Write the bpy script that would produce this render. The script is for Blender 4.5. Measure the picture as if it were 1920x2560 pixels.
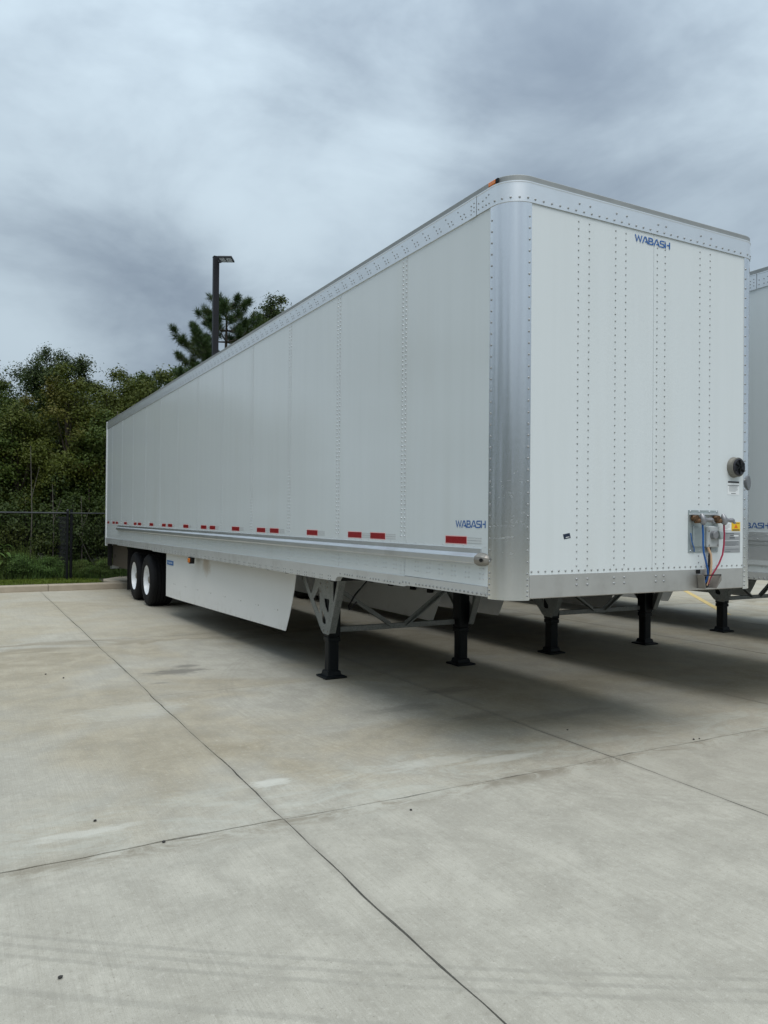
import bpy, bmesh, math, random
import numpy as np
from mathutils import Vector, Matrix

for o in list(bpy.data.objects):
    bpy.data.objects.remove(o)
S = bpy.context.scene
C = S.collection
rad = math.radians

# ------------------------------------------------------------------ camera
CAM = Vector((-3.2193, -4.1766, 1.7619))
YAW, PITCH, ROLL, FPX = -0.5, 0.0084, 0.0086, 1947.3
fw = Vector((-math.sin(YAW) * math.cos(PITCH), math.cos(YAW) * math.cos(PITCH), math.sin(PITCH)))
rt = Vector((math.cos(YAW), math.sin(YAW), 0))
up = rt.cross(fw)
rt, up = (math.cos(ROLL) * rt + math.sin(ROLL) * up, -math.sin(ROLL) * rt + math.cos(ROLL) * up)
cd = bpy.data.cameras.new('camera')
cam = bpy.data.objects.new('camera', cd)
C.objects.link(cam)
cam.matrix_world = Matrix(((rt.x, up.x, -fw.x, CAM.x), (rt.y, up.y, -fw.y, CAM.y), (rt.z, up.z, -fw.z, CAM.z), (0, 0, 0, 1)))
cd.sensor_fit = 'VERTICAL'
cd.sensor_height = 36.0
cd.sensor_width = 27.0
cd.lens = FPX / 2560 * 36.0
cd.clip_start = 0.05
cd.clip_end = 2000
S.camera = cam

# ------------------------------------------------------------------ node helpers
class NT:
    def __init__(self, nt):
        self.nt = nt
        nt.nodes.clear()
    def n(self, typ, ins=None, **kw):
        nd = self.nt.nodes.new(typ)
        for k, v in kw.items():
            setattr(nd, k, v)
        for k, v in (ins or {}).items():
            self.put(nd.inputs[k], v)
        return nd
    def put(self, sock, v):
        if isinstance(v, bpy.types.NodeSocket):
            self.nt.links.new(v, sock)
        elif isinstance(v, bpy.types.Node):
            self.nt.links.new(v.outputs[0], sock)
        else:
            if sock.type == 'RGBA' and len(v) == 3:
                v = (*v, 1)
            sock.default_value = v
    def math(self, op, a, b=0.0, c=0.0, clamp=False):
        nd = self.nt.nodes.new('ShaderNodeMath')
        nd.operation = op
        nd.use_clamp = clamp
        self.put(nd.inputs[0], a); self.put(nd.inputs[1], b); self.put(nd.inputs[2], c)
        return nd.outputs[0]
    def vmath(self, op, a, b=(0, 0, 0)):
        nd = self.nt.nodes.new('ShaderNodeVectorMath')
        nd.operation = op
        self.put(nd.inputs[0], a)
        self.put(nd.inputs[1], b)
        return nd.outputs['Value'] if op in ('DOT_PRODUCT', 'LENGTH', 'DISTANCE') else nd.outputs[0]
    def mix(self, f, a, b, blend='MIX'):
        nd = self.nt.nodes.new('ShaderNodeMix')
        nd.data_type = 'RGBA'
        nd.blend_type = blend
        nd.clamp_factor = True
        self.put(nd.inputs[0], f); self.put(nd.inputs[6], a); self.put(nd.inputs[7], b)
        return nd.outputs[2]
    def smooth(self, v, lo, hi, a=0.0, b=1.0):
        nd = self.nt.nodes.new('ShaderNodeMapRange')
        nd.interpolation_type = 'SMOOTHSTEP'
        self.put(nd.inputs[0], v)
        for i, x in enumerate((lo, hi, a, b)):
            nd.inputs[i + 1].default_value = x
        return nd.outputs[0]
    def noise(self, vec, scale, detail=3.0, rough=0.5, dist=0.0):
        nd = self.nt.nodes.new('ShaderNodeTexNoise')
        self.put(nd.inputs['Vector'], vec)
        for k, v in (('Scale', scale), ('Detail', detail), ('Roughness', rough), ('Distortion', dist)):
            nd.inputs[k].default_value = v
        return nd.outputs[0]
    def scale(self, vec, s):
        return self.vmath('MULTIPLY', vec, s)

# ------------------------------------------------------------------ sky
SUN_EL, SUN_AZ = rad(64), rad(194)          # azimuth of the sun measured from +Y towards +X
W = bpy.data.worlds.new('World')
S.world = W
W.use_nodes = True
W.cycles.sampling_method = 'MANUAL'
W.cycles.sample_map_resolution = 256
t = NT(W.node_tree)
sky = t.n('ShaderNodeTexSky', sky_type='NISHITA', sun_disc=False, sun_elevation=SUN_EL, sun_rotation=SUN_AZ, air_density=1.0, dust_density=3.0)
d = t.n('ShaderNodeTexCoord').outputs['Generated']
d = t.vmath('NORMALIZE', d)
sx = t.n('ShaderNodeSeparateXYZ', {0: d})
z = t.math('MAXIMUM', sx.outputs[2], 0.0)
n1 = t.noise(t.scale(d, (1, 1, 2.1)), 3.0, 6.0, 0.55, 0.35)
n2 = t.noise(t.vmath('ADD', t.scale(d, (1, 1, 1.9)), (7.3, 2.1, 0)), 8.0, 4.0, 0.55, 0.3)
cloud = t.math('ADD', t.math('MULTIPLY', n1, 0.66), t.math('MULTIPLY', n2, 0.22))
def pix_dir(x, y):
    k = 1920 / 1659
    return (fw + rt * ((x * k - 960) / FPX) - up * ((y * k - 1280) / FPX)).normalized()
# cloud masses in the visible sky: (where they stand, sharpness, brightness)
for (px, py, kap, amp) in [(60, 300, 40, .20), (1000, 190, 90, -.15), (1290, 310, 130, -.10), (840, 395, 190, .17), (110, 640, 150, -.34),
                           (360, 640, 200, -.18), (40, 735, 420, .30), (600, 530, 190, .15), (1560, 100, 120, .05), (1600, 430, 160, .06), (620, 130, 90, -.06), (190, 500, 120, .12), (240, 745, 300, .10)]:
    v = pix_dir(px, py)
    dt = t.math('SUBTRACT', t.vmath('DOT_PRODUCT', d, tuple(v)), 1.0)
    g = t.math('EXPONENT', t.math('MULTIPLY', dt, kap))
    cloud = t.math('MULTIPLY_ADD', g, amp, cloud)
f = t.smooth(cloud, 0.16, 0.70)
ccol = t.mix(f, (0.228, 0.288, 0.366), (0.575, 0.690, 0.775))
lift = t.math('MULTIPLY_ADD', t.math('MULTIPLY', z, t.math('MULTIPLY_ADD', z, 1.5, 0.1)), 1.0, 0.82)    # overcast: brighter overhead than at the horizon
ccol = t.vmath('SCALE', ccol)
ccol.node.inputs['Scale'].default_value = 1.0
t.put(ccol.node.inputs['Scale'], lift)
skyc = t.vmath('SCALE', sky.outputs[0])
skyc.node.inputs['Scale'].default_value = 0.06
tot = t.mix(0.93, skyc, ccol)
bg = t.n('ShaderNodeBackground', {'Color': tot, 'Strength': 0.745})
t.n('ShaderNodeOutputWorld', {'Surface': bg})

# ------------------------------------------------------------------ sun (veiled by cloud)
sl = bpy.data.lights.new('sun', 'SUN')
sl.energy = 1.5
sl.angle = rad(40)
sl.color = (1.0, 0.975, 0.945)
so = bpy.data.objects.new('sun', sl)
C.objects.link(so)
sdir = Vector((math.sin(SUN_AZ) * math.cos(SUN_EL), math.cos(SUN_AZ) * math.cos(SUN_EL), math.sin(SUN_EL)))
so.rotation_euler = sdir.to_track_quat('Z', 'Y').to_euler()
so.location = sdir * 40

vs = S.view_settings
vs.view_transform = 'Standard'
vs.look = 'None'
vs.exposure = 0.5
vs.gamma = 1.0
vs.use_curve_mapping = False
S.render.resolution_x, S.render.resolution_y = 768, 1024
S.render.engine = 'CYCLES'
S.cycles.max_bounces = 4
S.cycles.diffuse_bounces = 2
S.cycles.glossy_bounces = 2
S.cycles.transmission_bounces = 2
S.cycles.transparent_max_bounces = 4

# ------------------------------------------------------------------ materials
M = {}
def mat(name, fn):
    m = bpy.data.materials.new(name)
    m.use_nodes = True
    fn(NT(m.node_tree))
    M[name] = m
    return m
def out(t, sh):
    t.n('ShaderNodeOutputMaterial', {'Surface': sh})
def bump(t, h, strength=0.3, dist=0.01):
    return t.n('ShaderNodeBump', {'Height': h, 'Strength': strength, 'Distance': dist}).outputs[0]
def pos(t):
    return t.n('ShaderNodeNewGeometry').outputs['Position']
def obc(t):
    return t.n('ShaderNodeTexCoord').outputs['Object']
def plain(name, col, rough=0.5, metal=0.0, var=0.12, vs_=8.0, bmp=0.0, bs=60.0):
    def fn(t):
        p = obc(t)
        nz = t.noise(p, vs_, 4.0, 0.6)
        c = t.mix(nz, tuple(x * (1 - var) for x in col), tuple(min(1, x * (1 + var)) for x in col))
        ins = {'Base Color': c, 'Specular IOR Level': 0.22 if max(col) < 0.025 else 0.5, 'Roughness': t.math('MULTIPLY_ADD', nz, 0.2, rough - 0.1), 'Metallic': metal}
        if bmp:
            ins['Normal'] = bump(t, t.noise(p, bs, 3.0), bmp, 0.004)
        out(t, t.n('ShaderNodeBsdfPrincipled', ins))
    return mat(name, fn)

def f_panel(t):
    p = obc(t)
    st = t.noise(t.scale(p, (9, 9, 0.35)), 1.0, 3.0, 0.6)
    st2 = t.noise(t.scale(p, (2.2, 1.1, 0.25)), 1.0, 3.0, 0.6)
    big = t.noise(p, 0.9, 3.0)
    c = t.mix(t.smooth(st, .35, .75), (0.672, 0.712, 0.717), (0.655, 0.695, 0.698))
    c = t.mix(t.math('MULTIPLY', t.smooth(st2, .56, .80), 0.22), c, (0.55, 0.56, 0.52))
    bmp_ = bump(t, t.noise(t.scale(p, (1, 1, .5)), 2.2, 2.0), 0.05, 0.02)
    out(t, t.n('ShaderNodeBsdfPrincipled', {'Base Color': c, 'Roughness': t.math('MULTIPLY_ADD', big, 0.10, 0.10),
        'Specular IOR Level': 0.5, 'Normal': bmp_}))
mat('white_panel', f_panel)

def f_alu(col, rough, stretch, dirt, metal=1.0):
    def fn(t):
        p = obc(t)
        br = t.noise(t.scale(p, stretch), 1.0, 3.0, 0.6)
        sm = t.noise(p, 3.0, 4.0, 0.6)
        scr = t.smooth(t.noise(t.scale(p, (6, 6, 22)), 1.0, 5.0, 0.7, 1.5), .62, .70)
        c = t.mix(t.math('MULTIPLY', t.smooth(sm, .45, .8), dirt), col, (col[0] * .55, col[1] * .53, col[2] * .50))
        r = t.math('MULTIPLY_ADD', br, 0.16, rough - 0.08)
        r = t.math('MULTIPLY_ADD', scr, 0.10, r)
        out(t, t.n('ShaderNodeBsdfPrincipled', {'Base Color': c, 'Roughness': r, 'Metallic': metal,
            'Normal': bump(t, t.math('MULTIPLY_ADD', sm, 2.0, t.math('MULTIPLY', br, 0.15)), 0.03, 0.01)}))
    return fn
def f_corner(t):
    p = obc(t)
    sm = t.noise(t.scale(p, (5, 5, 1.0)), 1.0, 4.0, 0.6)
    scr = t.smooth(t.noise(t.scale(p, (10, 10, 26)), 1.0, 5.0, 0.7, 1.2), .60, .72)
    sp = t.n('ShaderNodeSeparateXYZ', {0: p})
    sc = t.math('MULTIPLY', scr, t.math('MULTIPLY', t.smooth(sp.outputs[2], 1.45, 1.6), t.smooth(sp.outputs[2], 2.2, 1.9)))
    c = t.mix(t.math('MULTIPLY', t.smooth(sm, .5, .8), 0.18), (0.83, 0.84, 0.85), (0.60, 0.60, 0.60))
    r = t.math('MULTIPLY_ADD', sm, 0.10, 0.19)
    r = t.math('MULTIPLY_ADD', sc, 0.22, r)
    out(t, t.n('ShaderNodeBsdfPrincipled', {'Base Color': c, 'Roughness': r, 'Metallic': 1.0, 'Normal': bump(t, t.noise(t.scale(p, (2, 2, .8)), 1.0, 2.0), 0.12, 0.01)}))
mat('corner_aluminium', f_corner)
mat('rail_aluminium', f_alu((0.82, 0.84, 0.85), 0.36, (3, 3, 90), 0.15, 0.85))
mat('rub_rail_aluminium', f_alu((0.72, 0.74, 0.76), 0.40, (90, 2, 90), 0.3))
mat('bottom_rail_metal', f_alu((0.70, 0.71, 0.71), 0.46, (4, 4, 60), 0.45, 0.7))
mat('kick_plate_metal', f_alu((0.66, 0.65, 0.63), 0.46, (3, 3, 60), 0.6))
plain('cap_steel', (0.30, 0.28, 0.25), 0.55, 0.7, 0.25, 20)
plain('roof_trim', (0.36, 0.37, 0.36), 0.55, 0.6, 0.2, 6)
plain('seam_dark', (0.10, 0.11, 0.11), 0.7)
plain('rivet_metal', (0.58, 0.60, 0.61), 0.42, 1.0, 0.06)
plain('rivet_dull', (0.33, 0.34, 0.34), 0.52, 0.55, 0.1)
def f_skirt(t):
    p = obc(t)
    nz = t.noise(t.scale(p, (1, 1, .6)), 1.6, 4.0, 0.65)
    c = t.mix(nz, (0.70, 0.705, 0.69), (0.77, 0.775, 0.765))
    sp = t.n('ShaderNodeSeparateXYZ', {0: p})
    lowd = t.math('MULTIPLY', t.smooth(sp.outputs[2], .60, .36), t.smooth(t.noise(p, 7.0, 5.0, 0.7), .45, .75))
    c = t.mix(t.math('MULTIPLY', lowd, 0.35), c, (0.42, 0.39, 0.33))
    wv = t.math('MULTIPLY', t.math('SUBTRACT', t.noise(p, 6.0, 4.0, 0.7), 0.5), 1.4)
    v = t.vmath('MULTIPLY', t.vmath('SUBTRACT', p, (0.1, 7.60, 1.02)), (0, 4.5, 5.5))
    e = t.smooth(t.math('ADD', t.vmath('LENGTH', v), wv), 1.2, 0.2)
    c = t.mix(t.math('MULTIPLY', e, 0.55), c, (0.36, 0.25, 0.13))
    out(t, t.n('ShaderNodeBsdfPrincipled', {'Base Color': c, 'Roughness': 0.32, 'Normal': bump(t, t.noise(p, 1.2, 2.0), 0.06, 0.03)}))
mat('skirt_white', f_skirt)
plain('skirt_inside', (0.55, 0.56, 0.53), 0.6)
plain('black_paint', (0.007, 0.009, 0.010), 0.5, 0.0, 0.35, 9)
plain('black_steel', (0.012, 0.012, 0.012), 0.6, 0.0, 0.3, 9)
plain('rubber', (0.009, 0.009, 0.010), 0.75, 0.0, 0.3, 14, 0.15, 120)
plain('flap_rubber', (0.012, 0.012, 0.012), 0.65)
plain('rim_white', (0.80, 0.82, 0.83), 0.35, 0.0, 0.05, 4)
plain('brass', (0.17, 0.10, 0.055), 0.5, 0.8, 0.4, 50)
plain('gladhand_metal', (0.30, 0.30, 0.31), 0.5, 0.7, 0.25, 60)
plain('box_grey', (0.44, 0.46, 0.46), 0.5, 0.0, 0.06)
plain('galv_plate', (0.40, 0.45, 0.45), 0.5, 0.65, 0.15, 30)
plain('hose_blue', (0.012, 0.10, 0.34), 0.35)
plain('hose_red', (0.32, 0.012, 0.05), 0.35)
plain('hose_black', (0.012, 0.012, 0.014), 0.5)
plain('loom_tan', (0.55, 0.36, 0.22), 0.6)
plain('logo_blue', (0.010, 0.105, 0.36), 0.4, 0.0, 0.03)
plain('decal_white', (0.80, 0.82, 0.82), 0.4, 0.0, 0.03)
plain('decal_black', (0.02, 0.02, 0.025), 0.4)
plain('decal_grey', (0.36, 0.37, 0.38), 0.45, 0.4, 0.08, 40)
plain('decal_line', (0.13, 0.14, 0.15), 0.5)
plain('decal_yellow', (0.80, 0.50, 0.015), 0.4, 0.0, 0.04)
plain('decal_orange', (0.70, 0.16, 0.01), 0.4)
plain('decal_navy', (0.010, 0.020, 0.045), 0.4)
plain('decal_skirt_blue', (0.01, 0.13, 0.40), 0.4)
plain('red_tape', (0.27, 0.003, 0.008), 0.3, 0.0, 0.1, 160)
plain('tape_border', (0.80, 0.45, 0.44), 0.4)
plain('white_tape', (0.66, 0.69, 0.69), 0.25, 0.1, 0.1, 200)
plain('vent_ring', (0.22, 0.21, 0.18), 0.5, 0.3, 0.2, 30)
plain('guard_tan', (0.075, 0.060, 0.046), 0.6, 0.1, 0.2)
plain('lamp_housing', (0.030, 0.032, 0.036), 0.45, 0.0, 0.15)
plain('lamp_pole_paint', (0.014, 0.014, 0.016), 0.5, 0.0, 0.12, 3)
plain('lamp_glass', (0.42, 0.44, 0.45), 0.25)
plain('fence_black', (0.014, 0.015, 0.018), 0.4, 0.2, 0.3)
plain('fence_rail', (0.055, 0.056, 0.058), 0.38, 0.4, 0.3)
plain('pebble_dark', (0.03, 0.028, 0.025), 0.8, 0.0, 0.3, 80)
plain('dead_leaf', (0.12, 0.06, 0.03), 0.8, 0.0, 0.3, 80)
plain('bark', (0.075, 0.060, 0.045), 0.9, 0.0, 0.35, 12, 0.5, 30)
plain('bark_pale', (0.10, 0.09, 0.075), 0.9, 0.0, 0.2, 12)

def f_galv(t):
    p = obc(t)
    v = t.n('ShaderNodeTexVoronoi', {'Vector': p, 'Scale': 90.0}).outputs['Color']
    g = t.n('ShaderNodeRGBToBW', {0: v}).outputs[0]
    nz = t.noise(p, 14.0, 4.0, 0.6)
    k = t.math('ADD', t.math('MULTIPLY', g, 0.45), t.math('MULTIPLY', nz, 0.55))
    c = t.mix(k, (0.13, 0.14, 0.135), (0.36, 0.37, 0.355))
    out(t, t.n('ShaderNodeBsdfPrincipled', {'Base Color': c, 'Roughness': 0.55, 'Metallic': 0.35,
        'Normal': bump(t, nz, 0.15, 0.004)}))
mat('galvanised', f_galv)
def f_amber(t):
    out(t, t.n('ShaderNodeBsdfPrincipled', {'Base Color': (0.75, 0.20, 0.02), 'Roughness': 0.2, 'Coat Weight': 0.5}))
mat('amber_lens', f_amber)

def f_concrete(t):
    p = pos(t)
    oi = t.n('ShaderNodeObjectInfo').outputs['Random']
    sp = t.n('ShaderNodeSeparateXYZ', {0: p})
    X, Y = sp.outputs[0], sp.outputs[1]
    fine = t.noise(p, 260.0, 2.0, 0.6)
    mid = t.noise(p, 26.0, 5.0, 0.72)
    blot = t.noise(p, 2.6, 6.0, 0.70, 0.5)
    big = t.noise(t.vmath('ADD', p, (3.1, 8.7, 0)), 0.55, 3.0, 0.6, 0.6)
    broom = t.noise(t.scale(p, (120, 2.2, 1)), 1.0, 2.0, 0.65)
    broom2 = t.noise(t.scale(p, (16, 0.6, 1)), 1.0, 4.0, 0.7)
    base = t.mix(t.smooth(blot, .32, .70), (0.375, 0.368, 0.335), (0.50, 0.492, 0.450))
    warm = t.math('MULTIPLY', t.smooth(t.math('MULTIPLY_ADD', blot, .35, big), .52, .80), t.smooth(Y, -0.3, 1.0))
    base = t.mix(t.math('MULTIPLY', warm, 0.78), base, t.mix(t.smooth(blot, .3, .7), (0.265, 0.225, 0.150), (0.42, 0.375, 0.285)))
    base = t.mix(t.math('MULTIPLY', t.smooth(Y, 7.3, 9.0), 0.35), base, (0.52, 0.485, 0.40))
    base = t.mix(t.math('MULTIPLY', t.smooth(broom2, .40, .72), 0.20), base, (0.30, 0.285, 0.245))
    base = t.mix(t.math('MULTIPLY', t.smooth(broom, .40, .75), 0.24), base, (0.245, 0.24, 0.215))
    base = t.mix(t.math('MULTIPLY', t.smooth(mid, .52, .74), 0.42), base, (0.225, 0.212, 0.180))
    base = t.mix(t.math('MULTIPLY', t.smooth(mid, .46, .28), 0.40), base, (0.62, 0.61, 0.57))
    base = t.mix(t.math('MULTIPLY', t.smooth(fine, .45, .72), 0.48), base, (0.22, 0.215, 0.195))
    pit = t.smooth(t.noise(p, 85.0, 2.0, 0.6), .64, .74)
    base = t.mix(t.math('MULTIPLY', t.smooth(t.noise(p, 60.0, 2.0, 0.6), .60, .72), 0.25), base, (0.66, 0.65, 0.61))
    base = t.mix(t.math('MULTIPLY', pit, 0.60), base, (0.14, 0.135, 0.12))
    # laitance along the cold joint
    sj = t.math('SUBTRACT', Y, 0.42)
    nzj = t.noise(t.scale(p, (1, 2.0, 1)), 2.4, 7.0, 0.75, 0.8)
    eff = t.math('MULTIPLY', t.smooth(t.math('ABSOLUTE', sj), 0.75, 0.1), t.smooth(nzj, .44, .62))
    base = t.mix(t.math('MULTIPLY', eff, 0.34), base, (0.52, 0.555, 0.535))
    dk = t.math('MULTIPLY', t.smooth(t.math('ABSOLUTE', t.math('SUBTRACT', Y, 0.05)), 0.14, 0.0), t.smooth(nzj, .60, .40))
    base = t.mix(t.math('MULTIPLY', dk, 0.65), base, (0.185, 0.165, 0.13))
    # dirt lines along the sawn joints
    jx = t.math('ABSOLUTE', t.math('SUBTRACT', t.math('FRACT', t.math('DIVIDE', t.math('ADD', X, 1.53 + 26.0 + 1.3), 2.6)), 0.5))
    base = t.mix(t.math('MULTIPLY', t.smooth(jx, 0.020, 0.0), 0.30), base, (0.20, 0.19, 0.17))
    # water stain with a tide edge across the back slabs
    edge = t.math('ADD', Y, t.math('MULTIPLY', t.math('SUBTRACT', big, 0.5), 3.2))
    tide = t.math('MULTIPLY', t.smooth(edge, 6.95, 7.15), t.smooth(edge, 7.40, 7.17))
    base = t.mix(t.math('MULTIPLY', tide, 0.55), base, (0.22, 0.195, 0.145))
    # sweeping tyre marks
    for (cx, cy, R, w_, fr, a) in TYRE:
        r = t.vmath('DISTANCE', p, (cx, cy, 0))
        q = t.math('SUBTRACT', r, R)
        band = t.smooth(t.math('ABSOLUTE', q), w_, w_ * .6)
        st = t.smooth(t.math('SINE', t.math('MULTIPLY', t.math('MULTIPLY_ADD', blot, .03, q), fr)), -0.1, 0.9)
        k = t.math('MULTIPLY', t.math('MULTIPLY', band, st), t.smooth(t.math('MULTIPLY', blot, broom2), .10, .30))
        base = t.mix(t.math('MULTIPLY', k, a), base, (0.20, 0.20, 0.185))
    # oil smudges: (x, y, rx, ry, strength)
    wob = t.math('MULTIPLY', t.math('SUBTRACT', t.noise(t.scale(p, (1.5, 5, 1)), 3.0, 5.0, 0.75), 0.5), 2.6)
    for (cx, cy, rx, ry, a) in [(-1.02, 4.74, .36, .16, .75), (-.84, 5.02, .16, .10, .65), (-1.3, 4.2, .12, .05, .4), (.45, 2.1, .4, .12, .3), (1.25, 2.55, .35, .13, .4), (.9, 1.55, .3, .1, .3), (1.6, 1.25, .5, .1, .3)]:
        v = t.vmath('MULTIPLY', t.vmath('SUBTRACT', p, (cx, cy, 0)), (1 / rx, 1 / ry, 0))
        e = t.smooth(t.math('ADD', t.vmath('LENGTH', v), wob), 1.25, 0.45)
        base = t.mix(t.math('MULTIPLY', e, a), base, (0.10, 0.098, 0.092))
    for (cx, cy, rx, ry, a) in [(-1.38, .74, .16, .07, .6), (-2.6, .42, .3, .06, .5), (.35, .45, .35, .07, .45), (-.2, .62, .4, .1, .3), (-1.9, 3.1, .5, .3, .25)]:
        v = t.vmath('MULTIPLY', t.vmath('SUBTRACT', p, (cx, cy, 0)), (1 / rx, 1 / ry, 0))
        e = t.smooth(t.math('ADD', t.vmath('LENGTH', v), wob), 1.25, 0.45)
        base = t.mix(t.math('MULTIPLY', e, a), base, (0.62, 0.64, 0.62))
    base = t.mix(t.math('MULTIPLY', oi, 0.22), base, (0.33, 0.315, 0.275))
    h = t.math('ADD', t.math('MULTIPLY', broom, 0.7), t.math('ADD', t.math('MULTIPLY', mid, 0.6), t.math('MULTIPLY', fine, 0.35)))
    out(t, t.n('ShaderNodeBsdfPrincipled', {'Base Color': t.mix(1.0, base, (0.945, 0.910, 0.842), 'MULTIPLY'), 'Roughness': 0.86, 'Specular IOR Level': 0.25,
        'Normal': bump(t, h, 0.65, 0.004)}))
def circle3(a, b, c):
    A = np.array([[b[0] - a[0], b[1] - a[1]], [c[0] - a[0], c[1] - a[1]]]) * 2
    rr = np.array([b[0]**2 + b[1]**2 - a[0]**2 - a[1]**2, c[0]**2 + c[1]**2 - a[0]**2 - a[1]**2])
    o = np.linalg.solve(A, rr)
    return o[0], o[1], math.hypot(o[0] - a[0], o[1] - a[1])
ca = circle3((-3.05, -.60), (-1.744, -1.53), (-.60, -2.25))
cb = circle3((-3.06, -.94), (-1.9, -1.78), (-.7, -2.60))
cc = circle3((0.2, -.2), (1.2, -1.0), (2.6, -1.5))
TYRE = [(ca[0], ca[1], ca[2], .15, 88, .30), (cb[0], cb[1], cb[2], .05, 60, .30), (cc[0], cc[1], cc[2], .14, 95, .14)]
mat('concrete', f_concrete)
plain('joint_filler', (0.040, 0.040, 0.042), 0.9, 0.0, 0.3, 20)
plain('kerb_concrete', (0.34, 0.29, 0.22), 0.85, 0.0, 0.22, 5, 0.4, 90)
plain('yellow_paint', (0.52, 0.38, 0.14), 0.8, 0.0, 0.35, 9)
def f_soil(t):
    p = pos(t)
    a = t.noise(p, 1.5, 6.0, 0.7)
    b = t.noise(p, 18.0, 5.0, 0.7)
    c = t.mix(a, (0.040, 0.038, 0.020), (0.055, 0.068, 0.022))
    c = t.mix(t.math('MULTIPLY', b, 0.6), c, (0.075, 0.058, 0.035))
    out(t, t.n('ShaderNodeBsdfPrincipled', {'Base Color': c, 'Roughness': 0.95, 'Normal': bump(t, b, 0.6, 0.03)}))
mat('soil', f_soil)

def leafmat(name, ca_, cb_, cc_, trans=0.25):
    def fn(t):
        g = t.n('ShaderNodeNewGeometry')
        isl = g.outputs['Random Per Island']
        oi = t.n('ShaderNodeObjectInfo').outputs['Random']
        nz = t.noise(g.outputs['Position'], 0.7, 3.0, 0.6)
        c = t.mix(t.smooth(isl, 0.05, .95), ca_, cb_)
        c = t.mix(t.smooth(nz, .50, .72), c, cc_)
        c = t.mix(t.math('MULTIPLY', oi, 0.35), c, ca_)
        df = t.n('ShaderNodeBsdfPrincipled', {'Base Color': c, 'Roughness': 0.6, 'Specular IOR Level': 0.25})
        tr = t.n('ShaderNodeBsdfTranslucent', {'Color': c})
        m = t.n('ShaderNodeMixShader', {0: trans, 1: df.outputs[0], 2: tr.outputs[0]})
        out(t, m)
    return mat(name, fn)
leafmat('leaf_green', (0.034, 0.060, 0.007), (0.068, 0.098, 0.012), (0.088, 0.096, 0.012))
leafmat('leaf_dark', (0.025, 0.045, 0.008), (0.050, 0.074, 0.013), (0.066, 0.080, 0.012))
leafmat('leaf_olive', (0.056, 0.074, 0.008), (0.090, 0.106, 0.012), (0.108, 0.092, 0.012))
leafmat('pine_needle', (0.020, 0.046, 0.012), (0.062, 0.100, 0.028), (0.072, 0.095, 0.022), 0.12)
leafmat('grass_blade', (0.095, 0.140, 0.016), (0.17, 0.22, 0.034), (0.17, 0.18, 0.035))
leafmat('weed_leaf', (0.060, 0.120, 0.022), (0.130, 0.210, 0.055), (0.150, 0.165, 0.04))

# ------------------------------------------------------------------ mesh helpers
def link(name, me, m, parent=None):
    o = bpy.data.objects.new(name, me)
    if m is not None and not me.materials:
        me.materials.append(M[m])
    C.objects.link(o)
    if parent is not None:
        o.parent = parent
    return o
def tag(o, label=None, cat=None, group=None, kind=None):
    for k, v in (('label', label), ('category', cat), ('group', group), ('kind', kind)):
        if v:
            o[k] = v
    return o
def empty(name, loc=(0, 0, 0)):
    o = bpy.data.objects.new(name, None)
    o.location = loc
    o.empty_display_size = 0.2
    C.objects.link(o)
    return o
def copy_tree(o, parent=None, skip=()):
    c = o.copy()
    C.objects.link(c)
    c.parent = parent
    for ch in [x for x in bpy.data.objects if x.parent == o]:
        if ch.name.split('.')[0] not in skip:
            copy_tree(ch, c, skip)
    return c
_kids = None

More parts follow.
